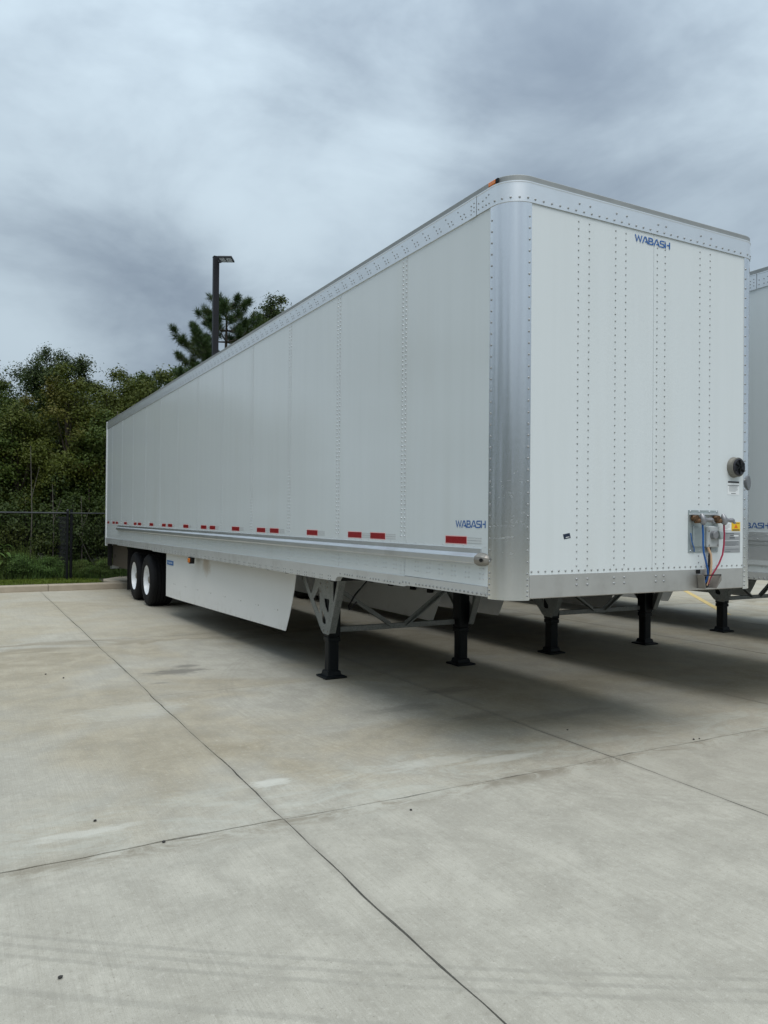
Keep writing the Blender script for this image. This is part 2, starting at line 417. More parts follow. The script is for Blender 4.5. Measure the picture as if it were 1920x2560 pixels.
class MB:
    def __init__(self):
        self.v, self.f = [], []
    def add(self, vs_, fs):
        b = len(self.v)
        self.v += [tuple(x) for x in vs_]
        self.f += [tuple(i + b for i in q) for q in fs]
        return self
    def box(self, x0, x1, y0, y1, z0, z1):
        return self.add([(x0, y0, z0), (x1, y0, z0), (x1, y1, z0), (x0, y1, z0), (x0, y0, z1), (x1, y0, z1), (x1, y1, z1), (x0, y1, z1)],
                        [(3, 2, 1, 0), (4, 5, 6, 7), (0, 1, 5, 4), (1, 2, 6, 5), (2, 3, 7, 6), (3, 0, 4, 7)])
    def bar(self, a, b, w, h, upv=(0, 0, 1)):
        a, b = Vector(a), Vector(b)
        dd = (b - a).normalized()
        s = dd.cross(Vector(upv))
        if s.length < 1e-4:
            s = dd.cross(Vector((1, 0, 0)))
        s.normalize()
        u = s.cross(dd)
        vs_ = []
        for p in (a, b):
            for (i, j) in ((-1, -1), (1, -1), (1, 1), (-1, 1)):
                vs_.append(p + s * i * w / 2 + u * j * h / 2)
        return self.add(vs_, [(3, 2, 1, 0), (4, 5, 6, 7), (0, 1, 5, 4), (1, 2, 6, 5), (2, 3, 7, 6), (3, 0, 4, 7)])
    def tube(self, pts, r, n=8, cap=True):
        pts = [Vector(p) for p in pts]
        rs = r if isinstance(r, (list, tuple)) else [r] * len(pts)
        rings, ref = [], None
        for i, p in enumerate(pts):
            dd = (pts[min(i + 1, len(pts) - 1)] - pts[max(i - 1, 0)]).normalized()
            if ref is None:
                ref = dd.cross(Vector((0.3, 0.9, 0.2)))
                if ref.length < 1e-3:
                    ref = dd.cross(Vector((1, 0, 0)))
            ref = (ref - dd * ref.dot(dd)).normalized()
            b = dd.cross(ref)
            rings.append([p + (ref * math.cos(2 * math.pi * k / n) + b * math.sin(2 * math.pi * k / n)) * rs[i] for k in range(n)])
        vs_ = [v for rg in rings for v in rg]
        fs = []
        for i in range(len(pts) - 1):
            for k in range(n):
                fs.append((i * n + k, i * n + (k + 1) % n, (i + 1) * n + (k + 1) % n, (i + 1) * n + k))
        if cap:
            fs.append(tuple(range(n))[::-1])
            fs.append(tuple((len(pts) - 1) * n + k for k in range(n)))
        return self.add(vs_, fs)
    def lathe(self, c, axis, prof, n=32):
        # prof: list of (r, h) along axis, closed strip
        c, ax = Vector(c), Vector(axis).normalized()
        e1 = ax.orthogonal().normalized()
        e2 = ax.cross(e1)
        vs_, fs = [], []
        for (r, h) in prof:
            for k in range(n):
                a = 2 * math.pi * k / n
                vs_.append(c + ax * h + (e1 * math.cos(a) + e2 * math.sin(a)) * r)
        for i in range(len(prof) - 1):
            for k in range(n):
                fs.append((i * n + k, i * n + (k + 1) % n, (i + 1) * n + (k + 1) % n, (i + 1) * n + k))
        return self.add(vs_, fs)
    def prism(self, poly, f3, a0, a1):
        # poly: list of 2-D points; f3(u, v, a) -> xyz
        n = len(poly)
        vs_ = [f3(u, v, a0) for u, v in poly] + [f3(u, v, a1) for u, v in poly]
        fs = [tuple(range(n))[::-1], tuple(range(n, 2 * n))] + [(i, (i + 1) % n, n + (i + 1) % n, n + i) for i in range(n)]
        return self.add(vs_, fs)
    def dome(self, c, nrm, r=0.0065, h=0.0045):
        c, nn = Vector(c), Vector(nrm)
        e1 = nn.orthogonal().normalized()
        e2 = nn.cross(e1)
        vs_ = []
        for (rr, hh) in ((r, 0), (r * .75, h * .7)):
            for k in range(6):
                a = math.pi * k / 3
                vs_.append(c + nn * hh + (e1 * math.cos(a) + e2 * math.sin(a)) * rr)
        vs_.append(c + nn * h)
        fs = [(k, (k + 1) % 6, 6 + (k + 1) % 6, 6 + k) for k in range(6)] + [(6 + k, 6 + (k + 1) % 6, 12) for k in range(6)]
        return self.add(vs_, fs)
    def mesh(self, name, smooth=False, bevel=0.0, fix=True):
        me = bpy.data.meshes.new(name)
        me.from_pydata(self.v, [], self.f)
        if fix or bevel:
            bm = bmesh.new()
            bm.from_mesh(me)
            if fix:
                bmesh.ops.recalc_face_normals(bm, faces=bm.faces)
            if bevel:
                es = [e for e in bm.edges if len(e.link_faces) == 2 and e.calc_face_angle(0) > 0.5]
                bmesh.ops.bevel(bm, geom=es, offset=bevel, segments=2, profile=0.5, affect='EDGES', clamp_overlap=True)
            bm.to_mesh(me)
            bm.free()
        if smooth:
            me.polygons.foreach_set('use_smooth', [True] * len(me.polygons))
            if fix:
                me.set_sharp_from_angle(angle=0.6)
        return me
    def build(self, name, m, parent=None, smooth=False, bevel=0.0, fix=True):
        return link(name, self.mesh(name, smooth, bevel, fix), m, parent)

def plate_with_holes(outer, holes, f3, a0, a1):
    bm = bmesh.new()
    es = []
    for loop in [outer] + holes:
        vv = [bm.verts.new(f3(u, v, a0)) for u, v in loop]
        es += [bm.edges.new((vv[i], vv[(i + 1) % len(vv)])) for i in range(len(vv))]
    bmesh.ops.triangle_fill(bm, use_beauty=True, use_dissolve=False, edges=es)
    ret = bmesh.ops.extrude_face_region(bm, geom=list(bm.faces))
    dv = Vector(f3(0, 0, a1)) - Vector(f3(0, 0, a0))
    bmesh.ops.translate(bm, verts=[v for v in ret['geom'] if isinstance(v, bmesh.types.BMVert)], vec=dv)
    bmesh.ops.recalc_face_normals(bm, faces=bm.faces)
    me = bpy.data.meshes.new('plate')
    bm.to_mesh(me)
    bm.free()
    return me

# ------------------------------------------------------------------ ground, pavement
def struct(o):
    o['kind'] = 'structure'
    return o
g = MB()
g.add([(-400, -400, -.16), (400, -400, -.16), (400, 400, -.16), (-400, 400, -.16)], [(0, 1, 2, 3)])
struct(g.build('ground', 'soil', fix=False))
GX = [-1.53 + 2.6 * k for k in range(-5, 12)]
GY = [0.1 + 3.68 * k for k in range(-5, 4)] + [15.5]
GY = [-14.6, -10.9, -7.22, -3.54, 0.1, 3.62, 7.45, 11.5, 15.5]
pv = MB().box(GX[0] - .1, GX[-1] + .1, GY[0] - .1, GY[-1] + .4, -.155, -.012).build('pavement', 'joint_filler')
struct(pv)
rs = random.Random(4)
def wob(seed, s, amp=.004):
    return amp * (math.sin(s * 1.7 + seed * 2.3) + .6 * math.sin(s * 4.1 + seed * 5.1) + .4 * math.sin(s * 9.7 + seed))
def edge_x(i, y, side):
    return GX[i] + wob(i + 3, y, .006) + .0022 * math.sin(y * 31 + i) * math.sin(y * 7.3) + side * (.0044 + .0016 * math.sin(y * 2.9 + i) + .0012 * math.sin(y * 17.0 + 2 * i))
def edge_y(j, x, side):
    cold = (j == 4)
    gpx = {4: 0.0042, 5: 0.0022, 6: 0.0022}.get(j, 0.0026)
    w = GY[j] + wob(j + 20, x, .004 if not cold else .007)
    if cold:
        w += .004 * math.sin(x * 23) * math.sin(x * 3.1)
        sp = math.sin(x * 5.3 + 1.1) + math.sin(x * 2.17) + math.sin(x * 11.3)
        if side > 0 and sp > 1.3:
            w += .012 * min(1, sp - 1.3)
        if side < 0 and sp < -1.5:
            w -= .012 * min(1, -1.5 - sp)
    return w + side * gpx
for i in range(len(GX) - 1):
    for j in range(len(GY) - 1):
        x0, x1, y0, y1 = GX[i], GX[i + 1], GY[j], GY[j + 1]
        near = -3 <= j - 4 <= 1 and 2 <= i <= 8
        pts = []
        na = 26 if j == 4 and near else 6
        nb = 26 if j == 3 and near else 6
        for k in range(na):
            x = x0 + (x1 - x0) * k / na
            pts.append((edge_x(i, y0, 1) if k == 0 else x, edge_y(j, x, 1)))
        nv = 28 if near else 6
        for k in range(nv):
            y = y0 + (y1 - y0) * k / nv
            pts.append((edge_x(i + 1, y, -1), edge_y(j, x1, 1) if k == 0 else y))
        for k in range(nb):
            x = x1 + (x0 - x1) * k / nb
            pts.append((edge_x(i + 1, y1, -1) if k == 0 else x, edge_y(j + 1, x, -1)))
        for k in range(nv):
            y = y1 + (y0 - y1) * k / nv
            pts.append((edge_x(i, y, 1), edge_y(j + 1, x0, -1) if k == 0 else y))
        zt = rs.uniform(-.0012, .0012)
        sl_ = MB().prism(pts, lambda u, v, a: (u, v, a), -.0118, zt)
        link('concrete_slab', sl_.mesh('concrete_slab'), 'concrete', pv)

# kerb: lengths of poured concrete along the back edge
kb = MB().box(GX[0], 26, 15.62, 15.66, -.15, .02).build('kerb', 'joint_filler')
struct(kb)
kx = [-13.6, -10.5, -7.45, -4.4, -1.365, 1.7, 4.75, 7.8, 10.85, 13.9, 17, 20, 23, 26]
for a, b in zip(kx[:-1], kx[1:]):
    n = 8
    mb = MB()
    prof = [(15.50, -.15), (15.50, .02), (15.515, .125), (15.535, .145), (15.56, .152), (15.66, .156), (15.66, -.15)]
    rows = []
    for k in range(n + 1):
        x = a + .006 + (b - a - .012) * k / n
        dy = .02 * math.sin(x * .5) + .004 * math.sin(x * 7)
        rows.append([(x, y + dy + (.0 if zz < 0 else .002 * math.sin(x * 13 + zz * 40)), zz) for y, zz in prof])
    vs_ = [p for r_ in rows for p in r_]
    m_ = len(prof)
    fs = [(k * m_ + q, k * m_ + (q + 1) % m_, (k + 1) * m_ + (q + 1) % m_, (k + 1) * m_ + q) for k in range(n) for q in range(m_)]
    fs += [tuple(range(m_))[::-1], tuple(n * m_ + q for q in range(m_))]
    mb.add(vs_, fs)
    link('kerb_length', mb.mesh('kerb_length', bevel=0), 'kerb_concrete', kb)
# verge behind the kerb, rising soil of the wood
rg = random.Random(7)
nx, ny = 60, 24
vs_, fs = [], []
for i in range(nx + 1):
    for j in range(ny + 1):
        x = -30 + 70 * i / nx
        y = 15.64 + (j / ny) ** 1.8 * 50
        hgt = .125 + .02 * math.sin(x * 1.3 + y) + (max(0, y - 17.0) * .02)
        if j < 2:
            hgt = .125
        vs_.append((x, y, hgt))
for i in range(nx):
    for j in range(ny):
        a = i * (ny + 1) + j
        fs.append((a, a + ny + 1, a + ny + 2, a + 1))
vg = MB().add(vs_, fs).build('verge', 'soil', fix=False)
struct(vg)
def hg(x, y):
    return .125 + .02 * math.sin(x * 1.3 + y) + (max(0, y - 17.0) * .02)
# concrete drainage apron beyond the kerb at the trailer's rear
ap = MB().prism([(.10, 15.68), (2.3, 15.68), (2.3, 17.3), (.55, 17.3), (.02, 16.55), (-.05, 16.05)], lambda u, v, a: (u, v, a), .06, .172)
struct(ap.build('drain_apron', 'kerb_concrete', bevel=.01))
MBl = MB().bar((9.55, 5.62, .0035), (13.6, 10.22, .0035), .12, .003).build('yellow_parking_line', 'yellow_paint')
struct(MBl)

# ------------------------------------------------------------------ trailer
TW, TL, CA = 2.59, 16.15, 0.185
ZB, ZPB, ZP, ZR, ZT = 1.2255, 1.296, 3.925, 4.066, 4.107
SEAM = [1.349 + 1.2645 * k for k in range(12)]

def path_pts(y_end, arc_n=14, right=True):
    """outline of the box seen from above, left rear -> left front corner -> front -> right; returns (x, y, nx, ny)"""
    P = [(0, y_end, -1, 0), (0, CA, -1, 0)]
    for k in range(1, arc_n):
        a = math.pi + (math.pi / 2) * k / arc_n
        P.append((CA + CA * math.cos(a), CA + CA * math.sin(a), math.cos(a), math.sin(a)))
    P.append((CA, 0, 0, -1))
    if right:
        P.append((TW - CA, 0, 0, -1))
        for k in range(1, arc_n):
            a = 1.5 * math.pi + (math.pi / 2) * k / arc_n
            P.append((TW - CA + CA * math.cos(a), CA + CA * math.sin(a), math.cos(a), math.sin(a)))
        P.append((TW, CA, 1, 0))
        P.append((TW, y_end, 1, 0))
    return P
def sweep(P, prof):
    m_ = len(prof)
    vs_ = [(x + nx * o, y + ny * o, zz) for (x, y, nx, ny) in P for (o, zz) in prof]
    fs = [(k * m_ + q, k * m_ + (q + 1) % m_, (k + 1) * m_ + (q + 1) % m_, (k + 1) * m_ + q) for k in range(len(P) - 1) for q in range(m_)]
    fs += [tuple(range(m_)), tuple((len(P) - 1) * m_ + q for q in range(m_))]
    return MB().add(vs_, fs)

# --- lettering as mitred strokes
def stroke(poly, w):
    n = len(poly)
    L_, R_ = [], []
    for i in range(n):
        p = Vector(poly[i])
        d0 = (p - Vector(poly[i - 1])).normalized() if i else None
        d1 = (Vector(poly[i + 1]) - p).normalized() if i < n - 1 else None
        if d0 is None: d0 = d1
        if d1 is None: d1 = d0
        n0, n1_ = Vector((-d0.y, d0.x)), Vector((-d1.y, d1.x))
        mm = (n0 + n1_)
        mm = mm.normalized() if mm.length > 1e-6 else n0
        k = min(1.0 / max(.35, mm.dot(n0)), 2.2)
        L_.append(p + mm * w / 2 * k)
        R_.append(p - mm * w / 2 * k)
    vs_ = [tuple(v) for v in L_ + R_]
    return vs_, [(i, i + 1, n + i + 1, n + i) for i in range(n - 1)]
def rnd(pts, r=.16):
    o_ = [pts[0]]
    for i in range(1, len(pts) - 1):
        a, b, c = Vector(pts[i - 1]), Vector(pts[i]), Vector(pts[i + 1])
        ra = min(r, (a - b).length * .45, (c - b).length * .45)
        p0, p1 = b + (a - b).normalized() * ra, b + (c - b).normalized() * ra
        for k in range(4):
            s = k / 3
            o_.append(tuple(p0 * (1 - s) ** 2 + b * 2 * s * (1 - s) + p1 * s * s))
    o_.append(pts[-1])
    return o_
GL = {
    'W': (1.12, [[(.06, 1), (.30, .07), (.56, .90), (.82, .07), (1.06, 1)]]),
    'A': (.95, [[(.05, 0), (.40, .93), (.55, .93), (.90, 0)], [(.40, .26), (.735, .26)]]),
    'B': (.82, [rnd([(.62, .525), (.62, .93), (.08, .93), (.08, .07), (.70, .07), (.70, .50), (.17, .50)], .14)]),
    'S': (.82, [rnd([(.76, .93), (.08, .93), (.08, .52), (.70, .52), (.70, .07), (.02, .07)], .17)]),
    'H': (.86, [[(.08, 0), (.08, 1)], [(.74, 0), (.74, 1)], [(.30, .52), (.665, .52)]]),
}
GL['B'] = (.82, [[(.08, 0), (.08, 1)], rnd([(.158, .925), (.62, .925), (.62, .505), (.158, .505)], .13), [(.158, .075), (.60, .075), (.70, .17), (.70, .36), (.66, .42)]])
def word(txt, height, width, f3):
    mb = MB()
    tot = sum(GL[c][0] for c in txt)
    x = 0
    for c in txt:
        for pl in GL[c][1]:
            v2, f2 = stroke(pl, .155)
            mb.add([f3((x + u) / tot * width, v * height) for u, v in v2], f2)
        x += GL[c][0]
    return mb

LZ = 0.0022   # decal offset
def make_trailer():
    T = empty('semi_trailer')
    # core (behind the panels), roof
    core = sweep(path_pts(TL - .1), [(-.006, 1.24), (-.006, 4.05), (-.03, 4.05), (-.03, 1.24)])
    core.build('inner_wall', 'seam_dark', T)
    P = path_pts(TL)
    roof = MB()
    roof.add([(x - nx * .03, y - ny * .03, 4.085) for x, y, nx, ny in P], [tuple(range(len(P)))])
    roof.add([(x - nx * .03, y - ny * .03, 1.235) for x, y, nx, ny in P], [tuple(range(len(P)))[::-1]])
    roof.build('roof', 'rail_aluminium', T, fix=False)
    # side panels, both sides
    ys = [CA + .012] + SEAM + [TL - .1]
    for side in (0, 1):
        for a, b in zip(ys[:-1], ys[1:]):
            if side == 0:
                mb = MB().box(-.0005, .007, a + .0021, b - .0021, ZPB, ZP + .01)
            else:
                mb = MB().box(TW - .007, TW + .0005, a + .0018, b - .0018, ZPB, ZP + .01)
            mb.build('side_panel', 'white_panel', T)
    # front panels
    for a, b in ((CA, 1.362), (1.365, TW - CA)):
        MB().box(a, b, -.0005, .007, 1.375, ZP + .02).build('front_panel', 'white_panel', T)
    # corner posts: rolled aluminium
    full = path_pts(1.0, 16)
    lo = [p for p in full if p[1] <= CA + 1e-6 and p[0] <= CA + 1e-6]
    lo = [(0, CA + .02, -1, 0)] + lo + [(CA + .006, 0, 0, -1)]
    for mir in (0, 1):
        pp = lo if not mir else [(TW - x, y, -nx, ny) for x, y, nx, ny in lo]
        c = sweep(pp, [(.001, ZB - .012), (.004, ZB - .012), (.004, ZP + .012), (.001, ZP + .012)])
        c.build('corner_post', 'corner_aluminium', T, smooth=True)
    # top rails: front wrap with returns and separate side rails with a splice
    wrap_end = .362
    def rail(y_end, o_):
        return [(o_ - .004, ZP), (o_, ZP), (o_, ZR - .010), (o_ + .003, ZR - .008), (o_ + .003, ZR), (o_ - .004, ZR)]
    w = sweep(path_pts(wrap_end, 16), rail(0, .009)).build('front_top_rail', 'rail_aluminium', T, smooth=True)
    for mir in (0, 1):
        def sx_(x):
            return x if not mir else TW - x
        q = [(-.001, ZP - .003), (-.009, ZP - .003), (-.009, ZR - .010), (-.012, ZR - .008), (-.012, ZR), (-.001, ZR)]
        MB().prism(q, lambda u, v, a: (sx_(u), a, v), .452, TL - .1).build('side_top_rail', 'rail_aluminium', T)
        MB().prism(q, lambda u, v, a: (sx_(u - .002), a, v), .366, .449).build('rail_splice', 'rail_aluminium', T)
    sweep(path_pts(TL - .1, 16), [(-.035, ZR + .0005), (.004, ZR + .0005), (.006, ZT - .004), (.002, ZT), (-.035, ZT)]).build('roof_trim', 'roof_trim', T)
    # marker lamp on the left front corner of the roof trim
    ml = MB().box(-.012, .0, .145, .225, ZR + .006, ZT - .006).build('marker_lamp', 'amber_lens', T, bevel=.004)
    MB().box(-.010, .0, .115, .1435, ZR + .006, ZT - .008).build('lamp_bracket', 'black_steel', ml)
    # bottom rails
    bp = [(CA + .022, ZPB - .001), (CA + .022, 1.2265), (1.30, 1.219), (1.36, 1.207), (2.45, 1.203), (2.58, 1.203), (2.625, 1.195), (2.655, 1.175), (2.675, 1.152),
          (3.2, 1.150), (6.0, 1.146), (9.8, 1.118), (10.75, 1.112), (10.78, 1.126), (12.65, 1.112), (14.44, 1.098), (14.47, 1.112), (TL - .1, 1.09), (TL - .1, 1.232), (8.0, 1.268), (4.0, 1.285)]
    for mir in (0, 1):
        MB().prism(bp, lambda u, v, a: ((a if not mir else TW - a), u, v), -.010, .05).build('bottom_rail', 'bottom_rail_metal', T)
    # lower strip of the side panel behind the falling rail
    for mir in (0, 1):
        xx = (-.0003, .006) if not mir else (TW - .006, TW + .0003)
        MB().box(*xx, 1.36, TL - .1, 1.225, ZPB + .0004).build('side_sill', 'white_panel', T)
    # kick plate at the foot of the front wall
    MB().prism([(-.001, ZB), (.006, ZB - .004), (.05, ZB - .004), (.05, 1.385), (-.004, 1.385), (-.004, ZB + .002)],
               lambda u, v, a: (a, u, v), CA + .008, TW - CA - .008).build('kick_plate', 'kick_plate_metal', T)
    # rear frame and doors
    rf = MB()
    rf.box(-.012, .09, TL - .0995, TL, 1.03, ZT - .005)
    rf.box(TW - .09, TW + .012, TL - .0995, TL, 1.03, ZT - .005)
    rf.box(.0905, TW - .0905, TL - .0995, TL, 1.03, 1.28)
    rf.box(.0905, TW - .0905, TL - .0995, TL, 3.95, ZT - .005)
    fr = rf.build('rear_frame', 'decal_white', T, bevel=.006)
    for a, b in ((.095, TW / 2 - .004), (TW / 2 + .004, TW - .095)):
        dr = MB().box(a, b, TL - .06, TL - .015, 1.29, 3.945).build('rear_door', 'white_panel', T, bevel=.004)
        for q in (.25, .75):
            xq = a + (b - a) * q
            MB().tube([(xq, TL + .01, 1.30), (xq, TL + .01, 3.93)], .014, 8).build('lock_rod', 'galvanised', dr, True)
    # ---------------- rivets
    rv = MB()
    L = (-1, 0, 0)
    for s in SEAM:
        for dy in (.012, .064):
            k = 0
            zz = 1.62
            while zz < ZP - .03:
                rv.dome((-.0006, s + dy, zz), L, .0080, .0072)
                zz += .0372
            for zz in (1.405, 1.373, 1.341, 1.312):
                rv.dome((-.0006, s + dy, zz), L, .0072, .0055)
    y = .26
    while y < TL - .2:
        if min(abs(y - s - .03) for s in SEAM) > .07:
            for dy in (0, .042):
                for zz in (1.415, 1.381, 1.347):
                    rv.dome((-.0006, y + dy, zz), L, .0068, .0052)
        y += .176
    y = .24
    while y < TL - .2:
        rv.dome((-.0006, y, 1.573), L, .005, .0035)
        y += .135
    tag(rv.build('side_rivets', 'rivet_metal', T, fix=False, smooth=True), kind='stuff')
    rv = MB()
    y = .22
    k = 0
    while y < 2.6:
        if y < 1.0 or k % 5 != 4:
            rv.dome((-.0105, y, 1.243 if y < 1.4 else 1.232), L, .0095, .0065)
        y += .052
        k += 1
    y = 2.78
    while y < TL - .3:
        for dy in (0, .05):
            for zz in (.045, .075):
                rv.dome((-.0105, y + dy, 1.128 + zz - .003 * y), L, .0075, .0048)
        y += .20
    tag(rv.build('bottom_rail_rivets', 'rivet_dull', T, fix=False, smooth=True), kind='stuff')
    rv = MB()
    y = .50
    while y < TL - .2:
        for dy in (0, .045):
            rv.dome((-.0095, y + dy, 3.957), L, .0065, .0045)
            rv.dome((-.0095, y + dy + .02, 3.985), L, .0065, .0045)
        rv.dome((-.0095, y + .10, 4.025), L, .0065, .0045)
        y += .165
    for (dy, zz) in ((.015, 3.96), (.015, 3.99), (.015, 4.02), (.05, 3.95), (.05, 3.98), (.05, 4.01)):
        rv.dome((-.0115, .378 + dy, zz), L, .006, .0042)
    for (yy, zz) in ((.34, 3.958), (.29, 3.958), (.25, 3.958), (.215, 3.958), (.34, 4.0), (.29, 4.0), (.25, 4.01), (.22, 4.02)):
        rv.dome((-.0095, yy, zz), L, .0065, .0045)
    for k in range(5):
        a = math.pi + (math.pi / 2) * (k + .5) / 5
        nn = (math.cos(a), math.sin(a), 0)
        for mir in (0, 1):
            xx = CA + (CA + .0095) * nn[0]
            rv.dome((xx if not mir else TW - xx, CA + (CA + .0095) * nn[1], 3.952), (nn[0] if not mir else -nn[0], nn[1], 0), .0085, .006)
    x = CA + .03
    F = (0, -1, 0)
    while x < TW - CA:
        rv.dome((x, -.0095, 3.950), F, .0085, .006)
        x += .0735
    FC = [.614, .715, .972, 1.074, 1.40, 1.485, 1.873, 1.991]
    for x in FC:
        rv.dome((x, -.0095, 4.002), F, .0085, .006)
    tag(rv.build('top_rail_rivets', 'rivet_dull', T, fix=False, smooth=True), kind='stuff')
    rv = MB()
    for x in FC:
        zz = 1.44
        while zz < ZP - .02:
            if not (1.74 < x < 2.1 and 1.50 < zz < 1.86):
                rv.dome((x, -.0006, zz), F, .0068, .0054)
            zz += .0508
        for zz in (1.345, 1.305):
            rv.dome((x, -.0042, zz), F, .0105, .007)
    x = CA + .025
    while x < TW - CA - .01:
        rv.dome((x, -.0006, 1.408), F, .0085, .006)
        x += .0605
    tag(rv.build('front_rivets', 'rivet_dull', T, fix=False, smooth=True), kind='stuff')
    rv = MB()
    for mir in (0, 1):
        def mx(x):
            return x if not mir else TW - x
        zz = 1.28
        zl = [1.245, 1.275, 1.315, 1.355]
        zz = 1.395
        while zz < ZP - .02:
            zl.append(zz)
            zz += .0785
        for zz in zl:
            rv.dome((mx(-.0042), CA + .001, zz), (-1 if not mir else 1, 0, 0), .0085, .006)
            rv.dome((mx(CA - .022 * 0 - .012), -.0042 + .0004, zz), F, .0085, .006)
    tag(rv.build('corner_post_rivets', 'rivet_dull', T, fix=False, smooth=True), kind='stuff')
    # ---------------- rub rail with cast end caps
    rp = [(.0006, 1.556), (-.009, 1.556), (-.010, 1.522), (-.044, 1.502), (-.047, 1.496), (-.047, 1.458), (-.044, 1.453), (-.010, 1.440), (.0006, 1.440)]
    rr = MB().prism(rp, lambda u, v, a: (u, a, v), .285, 14.44).build('rub_rail', 'rub_rail_aluminium', T)
    cap = MB()
    secs = []
    for (yy, s) in ((.300, 1.03), (.270, 1.0), (.235, .88), (.21, .62), (.195, .30), (.19, .08)):
        q = []
        for (u, v) in [(-.0006, 1.528), (-.020, 1.524), (-.050, 1.503), (-.055, 1.48), (-.050, 1.455), (-.020, 1.438), (-.0006, 1.435)]:
            q.append((u if u > -.001 else u * (s if s < 1 else s), yy, 1.48 + (v - 1.48) * (.35 + .65 * s)))
        secs.append(q)
    vs_ = [p for q in secs for p in q]
    m_ = 7
    fs = [(k * m_ + q, k * m_ + (q + 1) % m_, (k + 1) * m_ + (q + 1) % m_, (k + 1) * m_ + q) for k in range(len(secs) - 1) for q in range(m_)]
    fs += [tuple(range(m_)), tuple((len(secs) - 1) * m_ + q for q in range(m_))]
    ec = cap.add(vs_, fs).build('rail_end_cap', 'cap_steel', rr)
    MB().tube([(-.045, .225, 1.48), (-.0535, .221, 1.48)], .013, 12).build('bolt', 'black_steel', ec)
    # ---------------- conspicuity tape
    red = [(.469, .743), (1.692, 1.966), (2.138, 2.416), (3.127, 3.403), (4.227, 4.513), (4.671, 4.967), (5.65, 5.963), (6.735, 7.015), (7.184, 7.485), (8.214, 8.534), (9.286, 9.589),
           (9.762, 10.048), (10.769, 11.092), (11.869, 12.19), (12.332, 12.621), (13.386, 13.709), (14.451, 14.75), (14.873, 15.185), (15.639, 15.907)]
    for (a, b) in red:
        q = MB().box(-.0016, -.0004, a, b, 1.585, 1.635).build('red_reflector', 'red_tape', T)
        MB().box(-.0010, -.0003, a - .006, b + .006, 1.579, 1.641).build('reflector_border', 'tape_border', q)
        wt = MB().box(-.0013, -.0003, a - .185, a - .008, 1.588, 1.632).build('white_reflector', 'white_tape', T)
        MB().box(-.0017, -.0012, a - .184, a - .010, 1.6085, 1.6115).box(-.0017, -.0012, a - .184, a - .010, 1.590, 1.592).box(-.0017, -.0012, a - .184, a - .010, 1.628, 1.630).build('tape_print', 'decal_grey', wt)
    # ---------------- lettering
    word('WABASH', .052, .374, lambda u, v: (-LZ, .609 - u, 1.701 + v)).build('lettering', 'logo_blue', T, fix=False)
    word('WABASH', .052, .374, lambda u, v: (1.163 + u, -LZ - .002, 3.838 + v)).build('lettering', 'logo_blue', T, fix=False)
    # ---------------- skirts (each tucks in towards the landing gear)
    def skirt(mir):
        prof_f = [(4.27, 1.20), (4.30, 1.106), (4.345, .95), (4.42, .76), (4.51, .58), (4.60, .425), (4.62, .40)]   # curved front edge
        n = 10
        vo, vi = [], []
        for (yf, zz) in prof_f:
            row = []
            for k in range(n + 1):
                s = k / n
                y = yf + (9.95 - yf) * s
                x = .25 - .19 * min(1, s * 1.15) ** 1.0
                zb_ = zz
                if zz < 1.1:
                    low = .40 + (.345 - .40) * s
                    zb_ = 1.106 + (zz - 1.106) * (1.106 - low) / (1.106 - .40)
                row.append((x, y, zb_))
            vo.append(row)
        th = .006
        def mxx(x):
            return x if not mir else TW - x
        V = [(mxx(x), y, zz) for r_ in vo for x, y, zz in r_] + [(mxx(x + th), y, zz) for r_ in vo for x, y, zz in r_]
        m_ = n + 1
        K = len(prof_f)
        fs = []
        for i in range(K - 1):
            for k in range(n):
                a = i * m_ + k
                fs.append((a, a + 1, a + m_ + 1, a + m_))
                a += K * m_
                fs.append((a, a + m_, a + m_ + 1, a + 1))
        off = K * m_
        loop = [k for k in range(m_)] + [i * m_ + n for i in range(1, K)] + [(K - 1) * m_ + k for k in range(n - 1, -1, -1)] + [i * m_ for i in range(K - 2, 0, -1)]
        for i in range(len(loop)):
            a, b = loop[i], loop[(i + 1) % len(loop)]
            fs.append((a, b, b + off, a + off))
        sk = MB().add(V, fs).build('side_skirt', 'skirt_white', T)
        nb = Vector((-1 if not mir else 1, 0, 0))
        bl = MB()
        for k in range(8):
            s = .02 + k * .128
            y = 4.75 + (9.7 - 4.75) * s
            ss = (y - 4.5) / 5.45
            x = .25 - .19 * min(1, max(0, ss) * 1.15)
            for dy in (0, .09):
                bl.dome((mxx(x - .0004), y + dy, .63 - .03 * ss), nb, .009, .005)
        tag(bl.build('bolts', 'cap_steel', sk, fix=False), kind='stuff')
        for y in (4.62, 5.1, 5.78, 6.45, 7.2, 8.0, 8.8):
            ss = (y - 4.5) / 5.45
            x = .25 - .19 * min(1, max(0, ss) * 1.15) + .02
            br = MB().box(min(mxx(x), mxx(x + .05)), max(mxx(x), mxx(x + .05)), y - .03, y + .05, .78, 1.2)
            br.build('skirt_bracket', 'black_steel', sk)
        return sk
    s0 = skirt(0)
    skirt(1)
    b0 = MB().box(.052, .0575, 9.42, 9.86, .905, .985)
    b0 = MB().prism([(9.42, .915), (9.86, .915), (9.86, .99), (9.42, .99)], lambda u, v, a: (a, u, v), .0525, .0590).build('skirt_decal', 'decal_skirt_blue', s0)
    word('WABASH', .03, .36, lambda u, v: (.0520, 9.82 - u, .938 + v)).build('decal_print', 'decal_white', b0, fix=False)
    am = MB().prism([(8.0 - .07, 1.13), (8.0 + .07, 1.13), (8.0 + .05, 1.03), (8.0 - .05, 1.03)], lambda u, v, a: (a, u, v), -.035, .03).build('side_lamp', 'black_steel', T)
